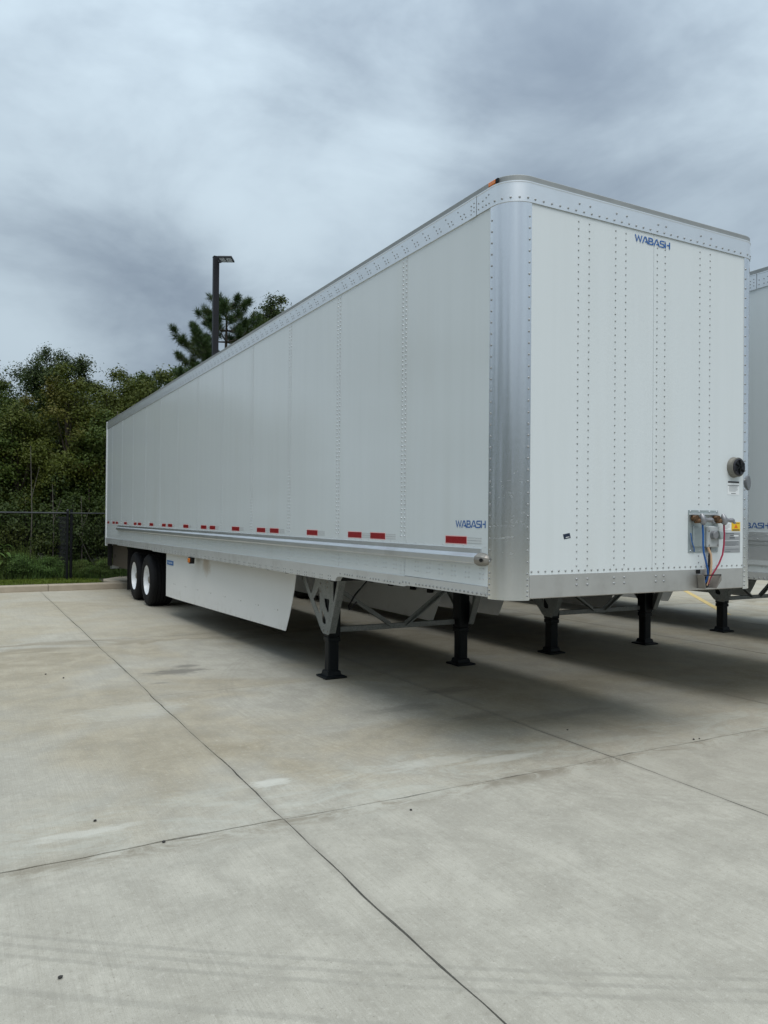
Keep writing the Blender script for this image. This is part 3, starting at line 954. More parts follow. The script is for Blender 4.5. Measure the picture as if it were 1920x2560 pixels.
    MB().prism([(8.0 - .045, 1.115), (8.0 + .045, 1.115), (8.0 + .035, 1.045), (8.0 - .035, 1.045)], lambda u, v, a: (a, u, v), -.055, -.033).build('lamp_lens', 'amber_lens', am, bevel=.008)
    # ---------------- landing gear
    outer = [(4.49, 1.19), (4.38, 1.19), (3.753, .515), (3.735, .489), (3.58, .485), (3.565, .50), (3.27, 1.19)]
    outer = [(4.47, 1.195), (3.757, .51), (3.735, .487), (3.585, .485), (3.562, .505), (3.268, 1.195)]
    holes = [[(4.30, 1.150), (3.90, 1.150), (4.055, .90), (4.075, .90)],
             [(3.995, .84), (3.845, .985), (3.83, .97), (3.818, .705), (3.835, .695)],
             [(3.70, .875), (3.575, .875), (3.565, .86), (3.585, .735), (3.60, .725), (3.67, .79)],
             [(3.765, .745), (3.735, .725), (3.655, .64), (3.652, .605), (3.665, .592), (3.725, .597), (3.745, .62)],
             [(3.475, 1.150), (3.345, 1.150), (3.455, .86), (3.465, .86)]]
    for mir in (0, 1):
        def mx(x):
            return x if not mir else TW - x
        cxl, cyl = mx(.432), 3.69
        leg = MB()
        h = .075
        leg.box(cxl - h, cxl + h, cyl - h, cyl + h, .455, 1.22)
        lg = leg.build('landing_leg', 'black_paint', T, bevel=.014)
        h = .062
        MB().box(cxl - h, cxl + h, cyl - h, cyl + h, .05, .50).build('inner_leg', 'black_paint', lg, bevel=.016)
        h = .072
        MB().box(cxl - h, cxl + h, cyl - h, cyl + h, .40, .452).build('collar', 'black_paint', lg, bevel=.008)
        ft = MB()
        def sq(h_, zz):
            return [(cxl - h_, cyl - h_, zz), (cxl + h_, cyl - h_, zz), (cxl + h_, cyl + h_, zz), (cxl - h_, cyl + h_, zz)]
        rings = [sq(.128, .002), sq(.132, .012), sq(.128, .022), sq(.085, .034), sq(.076, .075), sq(.066, .08)]
        vs_ = [p for r_ in rings for p in r_]
        fs = [(k * 4 + q, k * 4 + (q + 1) % 4, (k + 1) * 4 + (q + 1) % 4, (k + 1) * 4 + q) for k in range(5) for q in range(4)] + [(3, 2, 1, 0), (20, 21, 22, 23)]
        ft.add(vs_, fs).build('foot', 'black_paint', lg, bevel=.004)
        me = plate_with_holes(outer, holes, lambda u, v, a: (a, u, v), mx(.340), mx(.346))
        bk = link('leg_bracket', me, 'galvanised', lg)
        fl = MB()
        fl.prism([(3.5615, .505), (3.2675, 1.195), (3.2615, 1.195), (3.5555, .503)], lambda u, v, a: (a, u, v), mx(.338), mx(.415))
        fl.prism([(3.7575, .51), (4.4705, 1.195), (4.4785, 1.195), (3.7635, .506)], lambda u, v, a: (a, u, v), mx(.338), mx(.372))
        fl.build('bracket_flange', 'galvanised', lg)
        bl = MB()
        for (u, v) in ((3.60, .52), (3.71, .52), (3.62, 1.0), (3.80, 1.03), (3.62, 1.06), (3.80, .94)):
            bl.dome((mx(.3396), u, v), (-1 if not mir else 1, 0, 0), .013, .01)
        bl.build('bracket_bolts', 'cap_steel', lg, fix=False)
    MB().box(.51, TW - .51, 3.705, 3.755, .488, .548).build('cross_bar', 'galvanised', T, bevel=.004)
    MB().bar((.53, 3.695, .945), (1.185, 3.695, .52), .012, .052, (0, 1, 0)).bar((.53, 3.72, .965), (1.185, 3.72, .54), .05, .01, (0, 1, 0)).build('brace', 'galvanised', T)
    MB().bar((TW - .53, 3.695, .985), (1.395, 3.695, .52), .012, .052, (0, 1, 0)).bar((TW - .53, 3.72, 1.005), (1.395, 3.72, .54), .05, .01, (0, 1, 0)).build('brace', 'galvanised', T)
    MB().tube([(.55, 3.72, 1.12), (1.3, 3.72, 1.125), (2.05, 3.72, 1.12)], .02, 8).build('cross_shaft', 'black_steel', T)
    MB().tube([(.75, 3.2, 1.19), (.66, 3.3, 1.08), (.60, 3.45, .93), (.555, 3.52, .80), (.55, 3.5, .76), (.575, 3.47, .79), (.60, 3.42, .85)], .009, 6).build('dangling_cable', 'hose_black', T, True)
    # cross-members under the floor
    for k in range(26):
        y = .5 + k * .6
        MB().box(.055, TW - .055, y, y + .055, 1.13 if y > 2.7 else 1.205, 1.234).build('floor_beam', 'black_steel', T)
    # ---------------- running gear
    slid = MB()
    for x in (.62, 1.89):
        slid.box(x, x + .09, 10.3, 15.3, .93, 1.129)
    bg_ = slid.build('bogie_frame', 'black_steel', T)
    rimp = [(.305, .02), (.312, .008), (.300, .0), (.288, .004), (.282, .03), (.268, .06), (.262, .16), (.235, .185), (.15, .20), (.14, .16), (.09, .15), (.0, .148)]
    tp = [(.29, .0), (.30, -.004), (.36, -.016), (.42, -.016), (.465, -.002), (.492, .022), (.5025, .042), (.506, .06)]
    h = .06
    for gk in range(4):
        tp += [(.507, h + .055), (.493, h + .058), (.493, h + .068), (.507, h + .071)]
        h += .072
    tp += [(.506, .415), (.5025, .43), (.492, .45), (.465, .474), (.42, .488), (.36, .488), (.29, .47)]
    tp = [(r, hh * .93) for r, hh in tp]
    wheel_t = MB().lathe((0, 0, 0), (1, 0, 0), tp, 56).mesh('tyre', smooth=True)
    wheel_t.materials.append(M['rubber'])
    wheel_r = MB().lathe((0, 0, 0), (1, 0, 0), rimp, 48).mesh('rim', smooth=True)
    wheel_r.materials.append(M['rim_white'])
    nuts = MB()
    for k in range(10):
        a = 2 * math.pi * k / 10
        nuts.tube([(.205, .1675 * math.cos(a), .1675 * math.sin(a)), (.165, .1675 * math.cos(a), .1675 * math.sin(a))], .016, 6)
    nuts.tube([(.2, 0, 0), (.05, 0, 0), (.04, 0, 0)], [.075, .07, .05], 16)
    nuts = nuts.mesh('hub')
    nuts.materials.append(M['cap_steel'])
    for y in (11.61, 12.86):
        ax = MB().tube([(.35, y, .507), (TW - .35, y, .507)], .065, 12).build('axle', 'black_steel', T)
        for mir in (0, 1):
            hub = empty('wheel')
            hub.parent = T
            hub.location = (.062 if not mir else TW - .062, y, .506)
            if mir:
                hub.rotation_euler = (0, 0, math.pi)
            for nm, me in (('tyre', wheel_t), ('rim', wheel_r), ('hub', nuts)):
                link(nm, me, None, hub)
            MB().tube([(.75 if not mir else TW - .75, y + .15, .60), (.75 if not mir else TW - .75, y + .15, .95)], .12, 12).build('air_spring', 'rubber', T)
    for mir in (0, 1):
        a, b = (.05, .66) if not mir else (TW - .66, TW - .05)
        fl = MB()
        n = 6
        q = [(13.50 + .05 * math.sin(k / n * 2.2), 1.05 - .90 * k / n) for k in range(n + 1)]
        fl.prism(q + [(y + .012, zz) for y, zz in q[::-1]], lambda u, v, w_: (w_, u, v), a, b).build('mud_flap', 'flap_rubber', T)
    # rear underride guard: side gussets with a lightening hole and the bumper tube
    th = [(15.62 + .055 * math.cos(a), .80 + .055 * math.sin(a)) for a in [2 * math.pi * k / 12 for k in range(12)]]
    for x in (.14, TW - .15):
        me = plate_with_holes([(15.95, .56), (14.0, .56), (14.0, .98), (14.2, 1.09), (15.95, 1.09)], [th], lambda u, v, a: (a, u, v), x, x + .01)
        link('guard_gusset', me, 'guard_tan', T)
    gd = MB().box(.10, TW - .10, 15.96, 16.06, .46, .56).build('rear_guard', 'galvanised', T, bevel=.006)
    MB().box(.12, .30, 15.957, 15.9595, .475, .545).build('guard_reflector', 'white_tape', gd)
    MB().box(.02, .12, 15.90, 15.955, .54, 1.08).build('guard_post', 'black_steel', gd)
    # ---------------- air and electric connection panel on the front wall
    pl = MB()
    pl.box(1.752, 2.092, -.006, -.0006, 1.520, 1.848)
    cp = pl.build('connection_plate', 'galv_plate', T)
    MB().box(1.756, 2.09, -.020, -.0062, 1.812, 1.824).build('plate_lip', 'rail_aluminium', cp)
    MB().box(1.794, 1.934, -.0165, -.0062, 1.562, 1.726).build('recess_panel', 'galv_plate', cp, bevel=.004)
    bx = MB().box(1.937, 2.079, -.032, -.0062, 1.556, 1.725).build('socket_box', 'box_grey', cp, bevel=.010)
    MB().tube([(2.000, -.0322, 1.655), (2.000, -.062, 1.655), (2.000, -.065, 1.655)], [.034, .032, .026], 16).build('socket', 'gladhand_metal', bx)
    MB().prism([(2.022, 1.69), (2.066, 1.68), (2.072, 1.625), (2.045, 1.62)], lambda u, v, a: (u, a, v), -.075, -.034).build('socket_lid', 'galv_plate', bx, bevel=.006)
    sc = MB()
    for (x, zz) in ((1.957, 1.575), (2.058, 1.575), (1.955, 1.685), (2.064, 1.685)):
        sc.dome((x, -.0321, zz), F, .008, .005)
    sc.build('screws', 'cap_steel', bx, fix=False)
    sc = MB()
    for x in (1.775, 1.873, 1.991, 2.075):
        sc.dome((x, -.0062, 1.838), F, .008, .006)
        sc.dome((x, -.0062, 1.532), F, .007, .005)
    sc.build('plate_rivets', 'rivet_metal', cp, fix=False)
    for k, x0 in enumerate((1.84, 2.085)):
        gh = MB()
        gh.tube([(x0 - .045, -.010, 1.785), (x0 - .045, -.055, 1.785)], .024, 10)
        gh.tube([(x0 - .05, -.03, 1.762), (x0 - .02, -.05, 1.765), (x0 + .01, -.06, 1.77)], .018, 8)
        gg = gh.build('air_coupling', 'brass', cp)
        hd = MB()
        hd.tube([(x0 + .0, -.055, 1.82), (x0 + .0, -.062, 1.80), (x0 + .005, -.066, 1.775), (x0 + .008, -.064, 1.748), (x0 + .008, -.06, 1.738)], [.010, .020, .026, .024, .014], 12)
        hd.tube([(x0 + .02, -.066, 1.775), (x0 + .05, -.070, 1.772), (x0 + .075, -.072, 1.772), (x0 + .095, -.072, 1.772), (x0 + .115, -.072, 1.77)], [.020, .013, .019, .018, .008], 10)
        hd.bar((x0 + .085, -.075, 1.77), (x0 + .115, -.08, 1.748), .02, .012)
        hd.build('gladhand', 'gladhand_metal', gg, True)
    MB().tube([(1.852, -.055, 1.74), (1.855, -.058, 1.66), (1.853, -.06, 1.58), (1.860, -.06, 1.52), (1.885, -.06, 1.45), (1.912, -.055, 1.39), (1.928, -.045, 1.34), (1.925, -.035, 1.30), (1.905, -.02, 1.265)], .0072, 10).build('air_hose', 'hose_blue', T, True)
    MB().tube([(2.096, -.058, 1.74), (2.098, -.06, 1.66), (2.092, -.062, 1.58), (2.072, -.065, 1.50), (2.035, -.062, 1.43), (1.995, -.055, 1.375), (1.962, -.04, 1.32), (1.95, -.03, 1.27)], .0066, 10).build('air_hose', 'hose_red', T, True)
    MB().tube([(1.955, -.02, 1.56), (1.972, -.035, 1.50), (1.972, -.04, 1.43), (1.966, -.04, 1.37), (1.955, -.03, 1.30), (1.94, -.02, 1.26)], .010, 10).build('cable_loom', 'loom_tan', T, True)
    MB().tube([(1.985, -.02, 1.56), (1.957, -.032, 1.49), (1.952, -.034, 1.42), (1.948, -.034, 1.36), (1.945, -.026, 1.30), (1.93, -.02, 1.26)], .0075, 8).build('cable_loom', 'hose_black', T, True)
    MB().tube([(1.76, -.02, 1.67), (1.775, -.02, 1.60), (1.80, -.02, 1.55), (1.81, -.012, 1.525)], .0045, 6).build('thin_air_line', 'hose_blue', T, True)
    # cable guide bracket on the kick plate
    cg = MB().prism([(1.852, 1.345), (1.868, 1.238), (1.925, 1.250), (1.900, 1.345)], lambda u, v, a: (u, a, v), -.010, -.0045).build('cable_guide', 'cap_steel', T)
    MB().prism([(1.845, 1.345), (1.862, 1.238), (1.868, 1.238), (1.852, 1.345)], lambda u, v, a: (u, a, v), -.075, -.011).build('guide_wing', 'cap_steel', cg)
    MB().prism([(2.048, 1.342), (2.050, 1.30), (1.992, 1.238), (1.986, 1.238), (2.044, 1.342)], lambda u, v, a: (u, a, v), -.075, -.005).build('guide_wing', 'cap_steel', cg)
    MB().bar((1.85, -.072, 1.343), (2.046, -.072, 1.343), .008, .008).build('guide_pin', 'black_steel', cg)
    MB().prism([(1.895, 1.25), (1.93, 1.235), (1.975, 1.24), (1.985, 1.27), (1.965, 1.33), (1.935, 1.33)], lambda u, v, a: (u, a, v), -.013, -.0048).build('cable_hole', 'decal_black', cg)
    MB().box(1.842, 1.885, -.010, -.0045, 1.352, 1.383).build('cable_clip', 'black_steel', cg)
    # document/vent unit
    vt = MB().lathe((2.285, -.001, 2.20), (0, -1, 0), [(.0, .0), (.084, .0), (.082, .010), (.076, .030), (.078, .044), (.070, .046), (.068, .038), (.0, .038)], 32).build('front_vent', 'vent_ring', T)
    vd = MB().lathe((2.285, -.001, 2.20), (0, -1, 0), [(.070, .039), (.071, .052), (.060, .057), (.045, .052), (.0, .053)], 28).build('vent_cover', 'decal_black', vt)
    bl = MB()
    for k in range(6):
        a = math.pi * k / 3
        bl.bar((2.285 + .012 * math.cos(a), -.060, 2.20 + .012 * math.sin(a)), (2.285 + .06 * math.cos(a + .5), -.058, 2.20 + .06 * math.sin(a + .5)), .010, .012, (0, 1, 0))
    bl.build('vent_blades', 'black_paint', vd)
    ca_ = math.radians(-68)
    MB().lathe((TW - CA + (CA + .003) * math.cos(ca_), CA + (CA + .003) * math.sin(ca_), 2.082), (math.cos(ca_), math.sin(ca_), 0), [(0, -.01), (.062, -.01), (.062, .006), (.056, .010), (0, .010)], 24).build('corner_disc', 'decal_line', T)
    # ---------------- labels
    def decal(x0, x1, z0, z1, m, lines, name):
        o_ = MB().box(x0, x1, -.0024, -.0006, z0, z1).build(name, m, T)
        for (lm, items) in lines:
            mb = MB()
            for (a, b, c, d_) in items:
                mb.box(x0 + (x1 - x0) * a, x0 + (x1 - x0) * b, -.0029, -.0020, z0 + (z1 - z0) * c, z0 + (z1 - z0) * d_)
            mb.build('label_print', lm, o_)
        return o_
    decal(2.212, 2.350, 1.979, 2.089, 'decal_white', [('decal_black', [(.01, .99, .86, .99), (.01, .99, .655, .70)]),
          ('decal_line', [(.1, .9, .57, .60), (.12, .8, .49, .515), (.08, .9, .41, .435), (.12, .85, .33, .355), (.12, .7, .25, .275), (.3, .7, .06, .11)])], 'warning_label')
    decal(2.160, 2.255, 1.693, 1.745, 'decal_white', [('decal_line', [(.05, .9, .8, .84), (.05, .8, .62, .66), (.05, .85, .44, .48), (.05, .6, .26, .30)])], 'white_label')
    yl = decal(2.262, 2.366, 1.685, 1.757, 'decal_yellow', [('decal_black', [(.08, .92, .06, .18), (.1, .9, .86, .92)])], 'yellow_label')
    MB().prism([(2.29, 1.708), (2.338, 1.708), (2.314, 1.742)], lambda u, v, a: (u, a, v), -.0030, -.0022).build('label_symbol', 'decal_orange', yl)
    decal(2.172, 2.365, 1.512, 1.674, 'decal_grey', [('decal_white', [(.04, .96, .575, .595), (.04, .96, .30, .312), (.04, .96, .22, .23), (.60, .9, .80, .86)]),
          ('decal_line', [(.1, .4, .93, .96), (.38, .62, .92, .96), (.38, .60, .83, .88), (.34, .66, .69, .78), (.06, .9, .52, .545), (.06, .8, .46, .48), (.06, .9, .40, .42), (.06, .7, .34, .36), (.1, .9, .16, .18), (.06, .4, .05, .07)])], 'data_plate')
    st = MB().prism([(.488, 1.662), (.548, 1.672), (.558, 1.638), (.498, 1.628)], lambda u, v, a: (u, a, v), -.0022, -.0006).build('blue_sticker', 'decal_navy', T)
    MB().bar((.512, -.0026, 1.640), (.545, -.0026, 1.645), .0008, .004, (0, 0, 1)).build('sticker_mark', 'decal_white', st)
    return T

t1 = make_trailer()
tag(t1, 'nearest white box trailer, its whole riveted side and front wall in view', 'trailer', 'parked box trailers')
t2 = copy_tree(t1, None, skip=('rub_rail', 'red_reflector', 'white_reflector'))
t2.location = (3.27, .14, 0)
tag(t2, 'second white box trailer parked just right of and partly behind the nearest one', 'trailer', 'parked box trailers')
# the second trailer has wide stacked rails instead of the rub rail
for (z0, z1, o_) in ((1.625, 1.668, .010), (1.585, 1.6235, .014), (1.548, 1.5835, .010)):
    MB().box(-o_, .0002, .20, TL - .3, z0, z1).build('side_rail', 'bottom_rail_metal', t2, bevel=.002)
MB().box(-.006, .0002, .20, TL - .3, 1.355, 1.5465).build('scuff_plate', 'bottom_rail_metal', t2)
rv = MB()
for k in range(60):
    rv.dome((-.0105, .25 + k * .12, 1.646), (-1, 0, 0), .006, .005)
    rv.dome((-.0145, .22 + k * .12, 1.605), (-1, 0, 0), .006, .005)
    rv.dome((-.0105, .27 + k * .12, 1.565), (-1, 0, 0), .006, .005)
tag(rv.build('rail_rivets', 'rivet_metal', t2, fix=False), kind='stuff')
for k in range(4):
    a = .20 + k * 1.0
    MB().box(-.0085, -.0062, a, a + .36, 1.365, 1.405).build('white_reflector', 'white_tape', t2)
    MB().box(-.0085, -.0062, a + .362, a + .60, 1.365, 1.405).build('red_reflector', 'red_tape', t2)
t3 = copy_tree(t2)
t3.location = (7.11, .50, 0)
tag(t3, 'farthest trailer, seen only by its landing gear beneath the second trailer', 'trailer', 'parked box trailers')

# ------------------------------------------------------------------ lamp post
lp = empty('lamp_post', (2.86, 16.62, .12))
MB().box(-.075, .075, -.075, .075, 0, 8.72).build('pole', 'lamp_pole_paint', lp, bevel=.012)
MB().box(-.12, .12, -.12, .12, 0, .05).build('base_plate', 'lamp_pole_paint', lp, bevel=.008)
MB().box(-.08, .08, -.08, .08, 8.7205, 8.735).build('pole_cap', 'lamp_housing', lp)
hd = MB()
hx = Vector((.88, -.48, 0)).normalized()      # lamp head points towards the yard
hy = Vector((-hx.y, hx.x, 0))
def hp(a, b, c):
    v = hx * a + hy * b
    return (v.x, v.y, c)
hd.add([hp(a, b, c) for c in (0, 1) for a, b in ((.16, -.17), (.62, -.17), (.62, .17), (.16, .17))], [])
hd = MB()
bot = [hp(a, b, 8.64) for a, b in ((.09, -.23), (.47, -.23), (.47, .19), (.09, .19))]
top = [hp(a, b, 8.69) for a, b in ((.09, -.23), (.47, -.23), (.47, .19), (.09, .19))]
hd.add(bot + top, [(3, 2, 1, 0), (4, 5, 6, 7), (0, 1, 5, 4), (1, 2, 6, 5), (2, 3, 7, 6), (3, 0, 4, 7)])
lh = hd.build('lamp_head', 'lamp_housing', lp, bevel=.01)
for a0, a1 in ((.12, .265), (.295, .44)):
    q = [hp(a, b, 8.638) for a, b in ((a0, -.19), (a1, -.19), (a1, .15), (a0, .15))]
    q2 = [(x, y, zz - .006) for x, y, zz in q]
    MB().add(q2 + q, [(3, 2, 1, 0), (4, 5, 6, 7), (0, 1, 5, 4), (1, 2, 6, 5), (2, 3, 7, 6), (3, 0, 4, 7)]).build('lens', 'lamp_glass', lh)
MB().bar(hp(.05, 0, 8.60), hp(.14, 0, 8.61), .10, .05).build('arm', 'lamp_housing', lp)
tag(lp, 'tall dark square lamp post with a flat lamp head, behind the nearest trailer', 'lamp post')

# ------------------------------------------------------------------ chain-link fence
fn = empty('chain_link_fence', (-.76, 16.95, .12))
def fence_run(p0, p1, posts, rail_r=.021, mesh=True, h=1.74):
    p0, p1 = Vector(p0), Vector(p1)
    dd = p1 - p0
    Lr = dd.length
    dd.normalize()
    MB().tube([p0 + Vector((0, 0, h - .03)), p1 + Vector((0, 0, h - .03))], rail_r, 8).build('top_rail', 'fence_rail', fn, True)
    for s in posts:
        q = p0 + dd * s
        po = MB().tube([q, q + Vector((0, 0, h + .02))], .03, 10).build('post', 'fence_black', fn, True)
        MB().tube([q + Vector((0, 0, h + .02)), q + Vector((0, 0, h + .05)), q + Vector((0, 0, h + .07))], [.034, .034, .012], 10).build('post_cap', 'fence_rail', po)
    if mesh:
        mb = MB()
        st = .058
        n = int(Lr / st)
        rows = int((h - .08) / st)
        w_ = .0032
        sd = dd.cross(Vector((0, 0, 1)))
        for k in range(n):
            for sgn in (1, -1):
                pts = []
                for r_ in range(rows + 1):
                    off = ((r_ % 2) if sgn > 0 else ((r_ + 1) % 2)) * st * .5
                    pts.append(p0 + dd * (k * st + off) + Vector((0, 0, .03 + r_ * st * .98)) + sd * (.024 + .002 * sgn))
                b = len(mb.v)
                for p in pts:
                    mb.v += [tuple(p - dd * w_ / 2 + sd * 0), tuple(p + dd * w_ / 2), tuple(p + sd * w_)]
                for r_ in range(rows):
                    a = b + r_ * 3
                    for q in range(3):
                        mb.f.append((a + q, a + (q + 1) % 3, a + 3 + (q + 1) % 3, a + 3 + q))
        tag(mb.build('chain_link', 'fence_black', fn, fix=False), kind='stuff')
# children of the fence are given in its own coordinates (origin at the corner post)
fence_run((-9.2, -.35, 0), (0, 0, 0), [0.05, 3.1, 6.15, 9.17])
fence_run((.02, .0, 0), (6.0, .45, 0), [3.0, 5.98], .016)
fence_run((-.10, 1.9, 0), (-.01, .03, 0), [.03], .018)
MB().tube([(.06, .05, 0), (.06, .05, 1.80)], .034, 10).build('post', 'fence_black', fn, True)
tag(fn, 'black chain-link fence with black posts between the grass verge and the wood', 'fence')

# ------------------------------------------------------------------ vegetation
def cloud_mesh(name, P, U, V, m, sharp=True):
    """rhombic leaves: centre P, half-length U, half-width V (n x 3)"""
    n = len(P)
    co = np.empty((n, 4, 3))
    co[:, 0] = P - U
    co[:, 1] = P + V
    co[:, 2] = P + U
    co[:, 3] = P - V
    me = bpy.data.meshes.new(name)
    me.vertices.add(n * 4)
    me.vertices.foreach_set('co', co.astype(np.float32).ravel())
    me.loops.add(n * 4)
    me.loops.foreach_set('vertex_index', np.arange(n * 4, dtype=np.int32))
    me.polygons.add(n)
    me.polygons.foreach_set('loop_start', np.arange(0, n * 4, 4, dtype=np.int32))
    me.update(calc_edges=True)
    me.materials.append(M[m])
    return me
def unit(a):
    return a / np.maximum(np.linalg.norm(a, axis=1, keepdims=True), 1e-6)
def leaf_frames(rng, n, size, outw=None):
    nrm = rng.normal(size=(n, 3)) * .55
    nrm[:, 2] += .55
    if outw is not None:
        nrm += outw * 1.0
    nrm = unit(nrm)
    a = unit(np.cross(nrm, rng.normal(size=(n, 3))))
    b = np.cross(nrm, a)
    s = size * rng.uniform(.5, 1.4, size=(n, 1))
    return a * s * .5, b * s * .27
def broadleaf(seed, h, rx, rz0, n_cl, per, size, m, cl=(.22, .50), flat=.30, taper=.45):
    """returns (crown mesh, trunk mesh); crown from rz0*h up to h"""
    rng = np.random.default_rng(seed)
    cz, hz = h * (1 + rz0) / 2, h * (1 - rz0) / 2
    dirs = unit(rng.normal(size=(n_cl, 3)))
    lob = unit(rng.normal(size=(6, 3)) + np.array([0, 0, .35]))
    lump = .72 + .46 * np.clip(np.max(dirs @ lob.T, axis=1), 0, 1) ** 4
    rr = rng.uniform(.15, 1, size=n_cl) ** .45 * lump
    cen = dirs * rr[:, None] * np.array([rx, rx, hz]) * .88
    # narrower at the top
    tz = (cen[:, 2] / hz + 1) / 2
    cen[:, :2] *= (1.05 - taper * np.clip(tz, 0, 1) ** 2)[:, None]
    cen[:, 2] += cz
    rad_ = rng.uniform(*cl, size=n_cl) * (rx / 1.6) ** .5
    P, O = [], []
    for c, r in zip(cen, rad_):
        nn = int(per * rng.uniform(.5, 1.3))
        q = rng.normal(size=(nn, 3)) * np.array([.60, .60, flat]) * r
        q[:, 2] -= .25 * (q[:, 0] ** 2 + q[:, 1] ** 2) / r
        P.append(c + q)
        ow = c - np.array([0, 0, cz])
        ow = ow / (np.linalg.norm(ow) + 1e-4)
        O.append(unit(unit(q) * .9 + ow * .5))
    P = np.concatenate(P)
    O = np.concatenate(O)
    P[:, 2] = np.maximum(P[:, 2], .05)
    U, V = leaf_frames(rng, len(P), size, O)
    crown = cloud_mesh('crown', P, U, V, m)
    mb = MB()
    r0 = .035 + .011 * h
    lean = rng.normal(size=2) * .02 * h
    tr = [Vector((lean[0] * s * s, lean[1] * s * s, h * .88 * s)) for s in (0, .15, .35, .55, .75, 1)]
    mb.tube(tr, [r0 * 1.3, r0, r0 * .85, r0 * .6, r0 * .35, r0 * .12], 7)
    for i in rng.choice(n_cl, min(n_cl, 26), replace=False):
        c = Vector(cen[i])
        s = max(.12, min(.85, (c.z / h) * .72))
        b = Vector((lean[0] * s * s, lean[1] * s * s, h * .88 * s))
        md = b.lerp(c, .5) + Vector((0, 0, -.06 * (c - b).length))
        mb.tube([b, md, c], [r0 * .36, r0 * .22, .008], 4, cap=False)
    tm = mb.mesh('trunk', smooth=True, fix=False)
    tm.materials.append(M['bark'])
    return crown, tm
def pine(seed, h, spread, base, whorls, tuft, m='pine_needle', needles=34, ln=.17, wd=.0075, dome=False):
    rng = np.random.default_rng(seed)
    mb = MB()
    r0 = .05 + .010 * h
    tr = [Vector((.04 * math.sin(s * 3), .05 * math.sin(s * 2.2), h * s)) for s in (0, .2, .4, .6, .8, .93, .985)]
    mb.tube(tr, [r0 * 1.2, r0, r0 * .85, r0 * .6, r0 * .38, r0 * .2, .01], 8)
    tips = []
    for wv in range(whorls):
        s = base + (1 - base) * (wv + .3) / whorls
        z0 = h * s
        Lb = spread * (1.02 - ((s - base) / (1 - base)) ** 2.0 * .80) * rng.uniform(.8, 1.12)
        if dome:
            Lb = spread * math.sqrt(max(.05, 1 - ((s - base) / (1 - base) - .30) ** 2 / .56)) * rng.uniform(.85, 1.1)
        nb = rng.integers(4, 7)
        ph = rng.uniform(0, 6.3)
        for k in range(nb):
            a = ph + 2 * math.pi * k / nb + rng.normal() * .18
            lb = Lb * rng.uniform(.72, 1.1)
            dv = np.array([math.cos(a), math.sin(a)])
            rise = rng.uniform(.18, .42) + .25 * s
            pts = []
            for q in np.linspace(0, 1, 5):
                pts.append(Vector((dv[0] * lb * q, dv[1] * lb * q, z0 + lb * (rise * q * q * 1.1 - .10 * q * (1 - q)))))
            mb.tube(pts, [.030 * lb ** .5, .024 * lb ** .5, .018, .013, .008], 5, cap=False)
            tips.append((np.array(pts[-1]), np.array(pts[-1] - pts[-2])))
            ns = max(3, int(tuft * lb))
            for _ in range(ns):
                q = rng.uniform(.28, .98)
                i0 = min(int(q * 4), 3)
                p = np.array(pts[i0].lerp(pts[i0 + 1], q * 4 - i0))
                sa = a + rng.choice([-1, 1]) * rng.uniform(.35, 1.1)
                sl_ = rng.uniform(.18, .5) * lb * (1.15 - q)
                e = p + np.array([math.cos(sa) * sl_, math.sin(sa) * sl_, sl_ * rng.uniform(.15, .75)])
                mb.tube([Vector(p), Vector((p + e) / 2 - np.array([0, 0, .02])), Vector(e)], [.012, .009, .006], 4, cap=False)
                tips.append((e, e - p))
                if sl_ > .3:
                    tips.append(((p + e) / 2, e - p))
    tips.append((np.array([0.0, .05, h]), np.array([0, 0, 1.0])))
    P, U, V = [], [], []
    for (p, dd) in tips:
        dd = dd / (np.linalg.norm(dd) + 1e-6)
        dd = dd * .55 + np.array([0, 0, .35])
        nn = int(needles * rng.uniform(.75, 1.25))
        v = unit(rng.normal(size=(nn, 3)) * .62 + dd)
        L_ = ln * rng.uniform(.7, 1.1, size=(nn, 1))
        st = p - dd * rng.uniform(0, ln * 1.1, size=(nn, 1))
        P.append(st + v * L_ / 2)
        U.append(v * L_ / 2)
        V.append(unit(np.cross(v, rng.normal(size=(nn, 3)))) * wd)
    crown = cloud_mesh('crown', np.concatenate(P), np.concatenate(U), np.concatenate(V), m)
    tm = mb.mesh('trunk', smooth=True, fix=False)
    tm.materials.append(M['bark'])
    return crown, tm
def plant_tree(name, meshes, x, y, s, rz, label, cat='tree', group=None, sz=None):
    o = empty(name, (x, y, hg(x, y) - .05))
    o.rotation_euler = (0, 0, rz)
    o.scale = (s, s, sz or s)
    link('crown', meshes[0], None, o)
    link('trunk', meshes[1], None, o)
    tag(o, label, cat, group)
    return o
GW = 'trees of the wood behind the fence'
A = broadleaf(11, 6.0, 1.75, .10, 95, 330, .085, 'leaf_green', (.24, .50), .34)
B = broadleaf(12, 6.0, 1.6, .12, 90, 330, .08, 'leaf_olive', (.22, .48), .34)
D = broadleaf(13, 7.5, 1.9, .18, 105, 300, .10, 'leaf_dark', (.24, .52), .36)
E_ = broadleaf(14, 7.0, 1.5, .15, 85, 310, .09, 'leaf_green', (.22, .46), .36)
G_ = broadleaf(15, 5.5, 1.7, .06, 90, 320, .085, 'leaf_dark', (.24, .5), .34)
RD = broadleaf(19, 9.95, 1.45, .45, 150, 240, .085, 'leaf_dark', (.20, .40), .40)
SH = broadleaf(16, 2.4, 1.15, .0, 55, 210, .07, 'leaf_dark')
SH2 = broadleaf(17, 2.0, 1.0, .0, 60, 200, .06, 'weed_leaf')
PN = pine(21, 9.25, 2.35, .44, 13, 7.5, needles=120, ln=.24, wd=.0052)
PB = broadleaf(22, 8.1, 1.6, .42, 120, 420, .075, 'leaf_dark', (.20, .40), .42, .20)

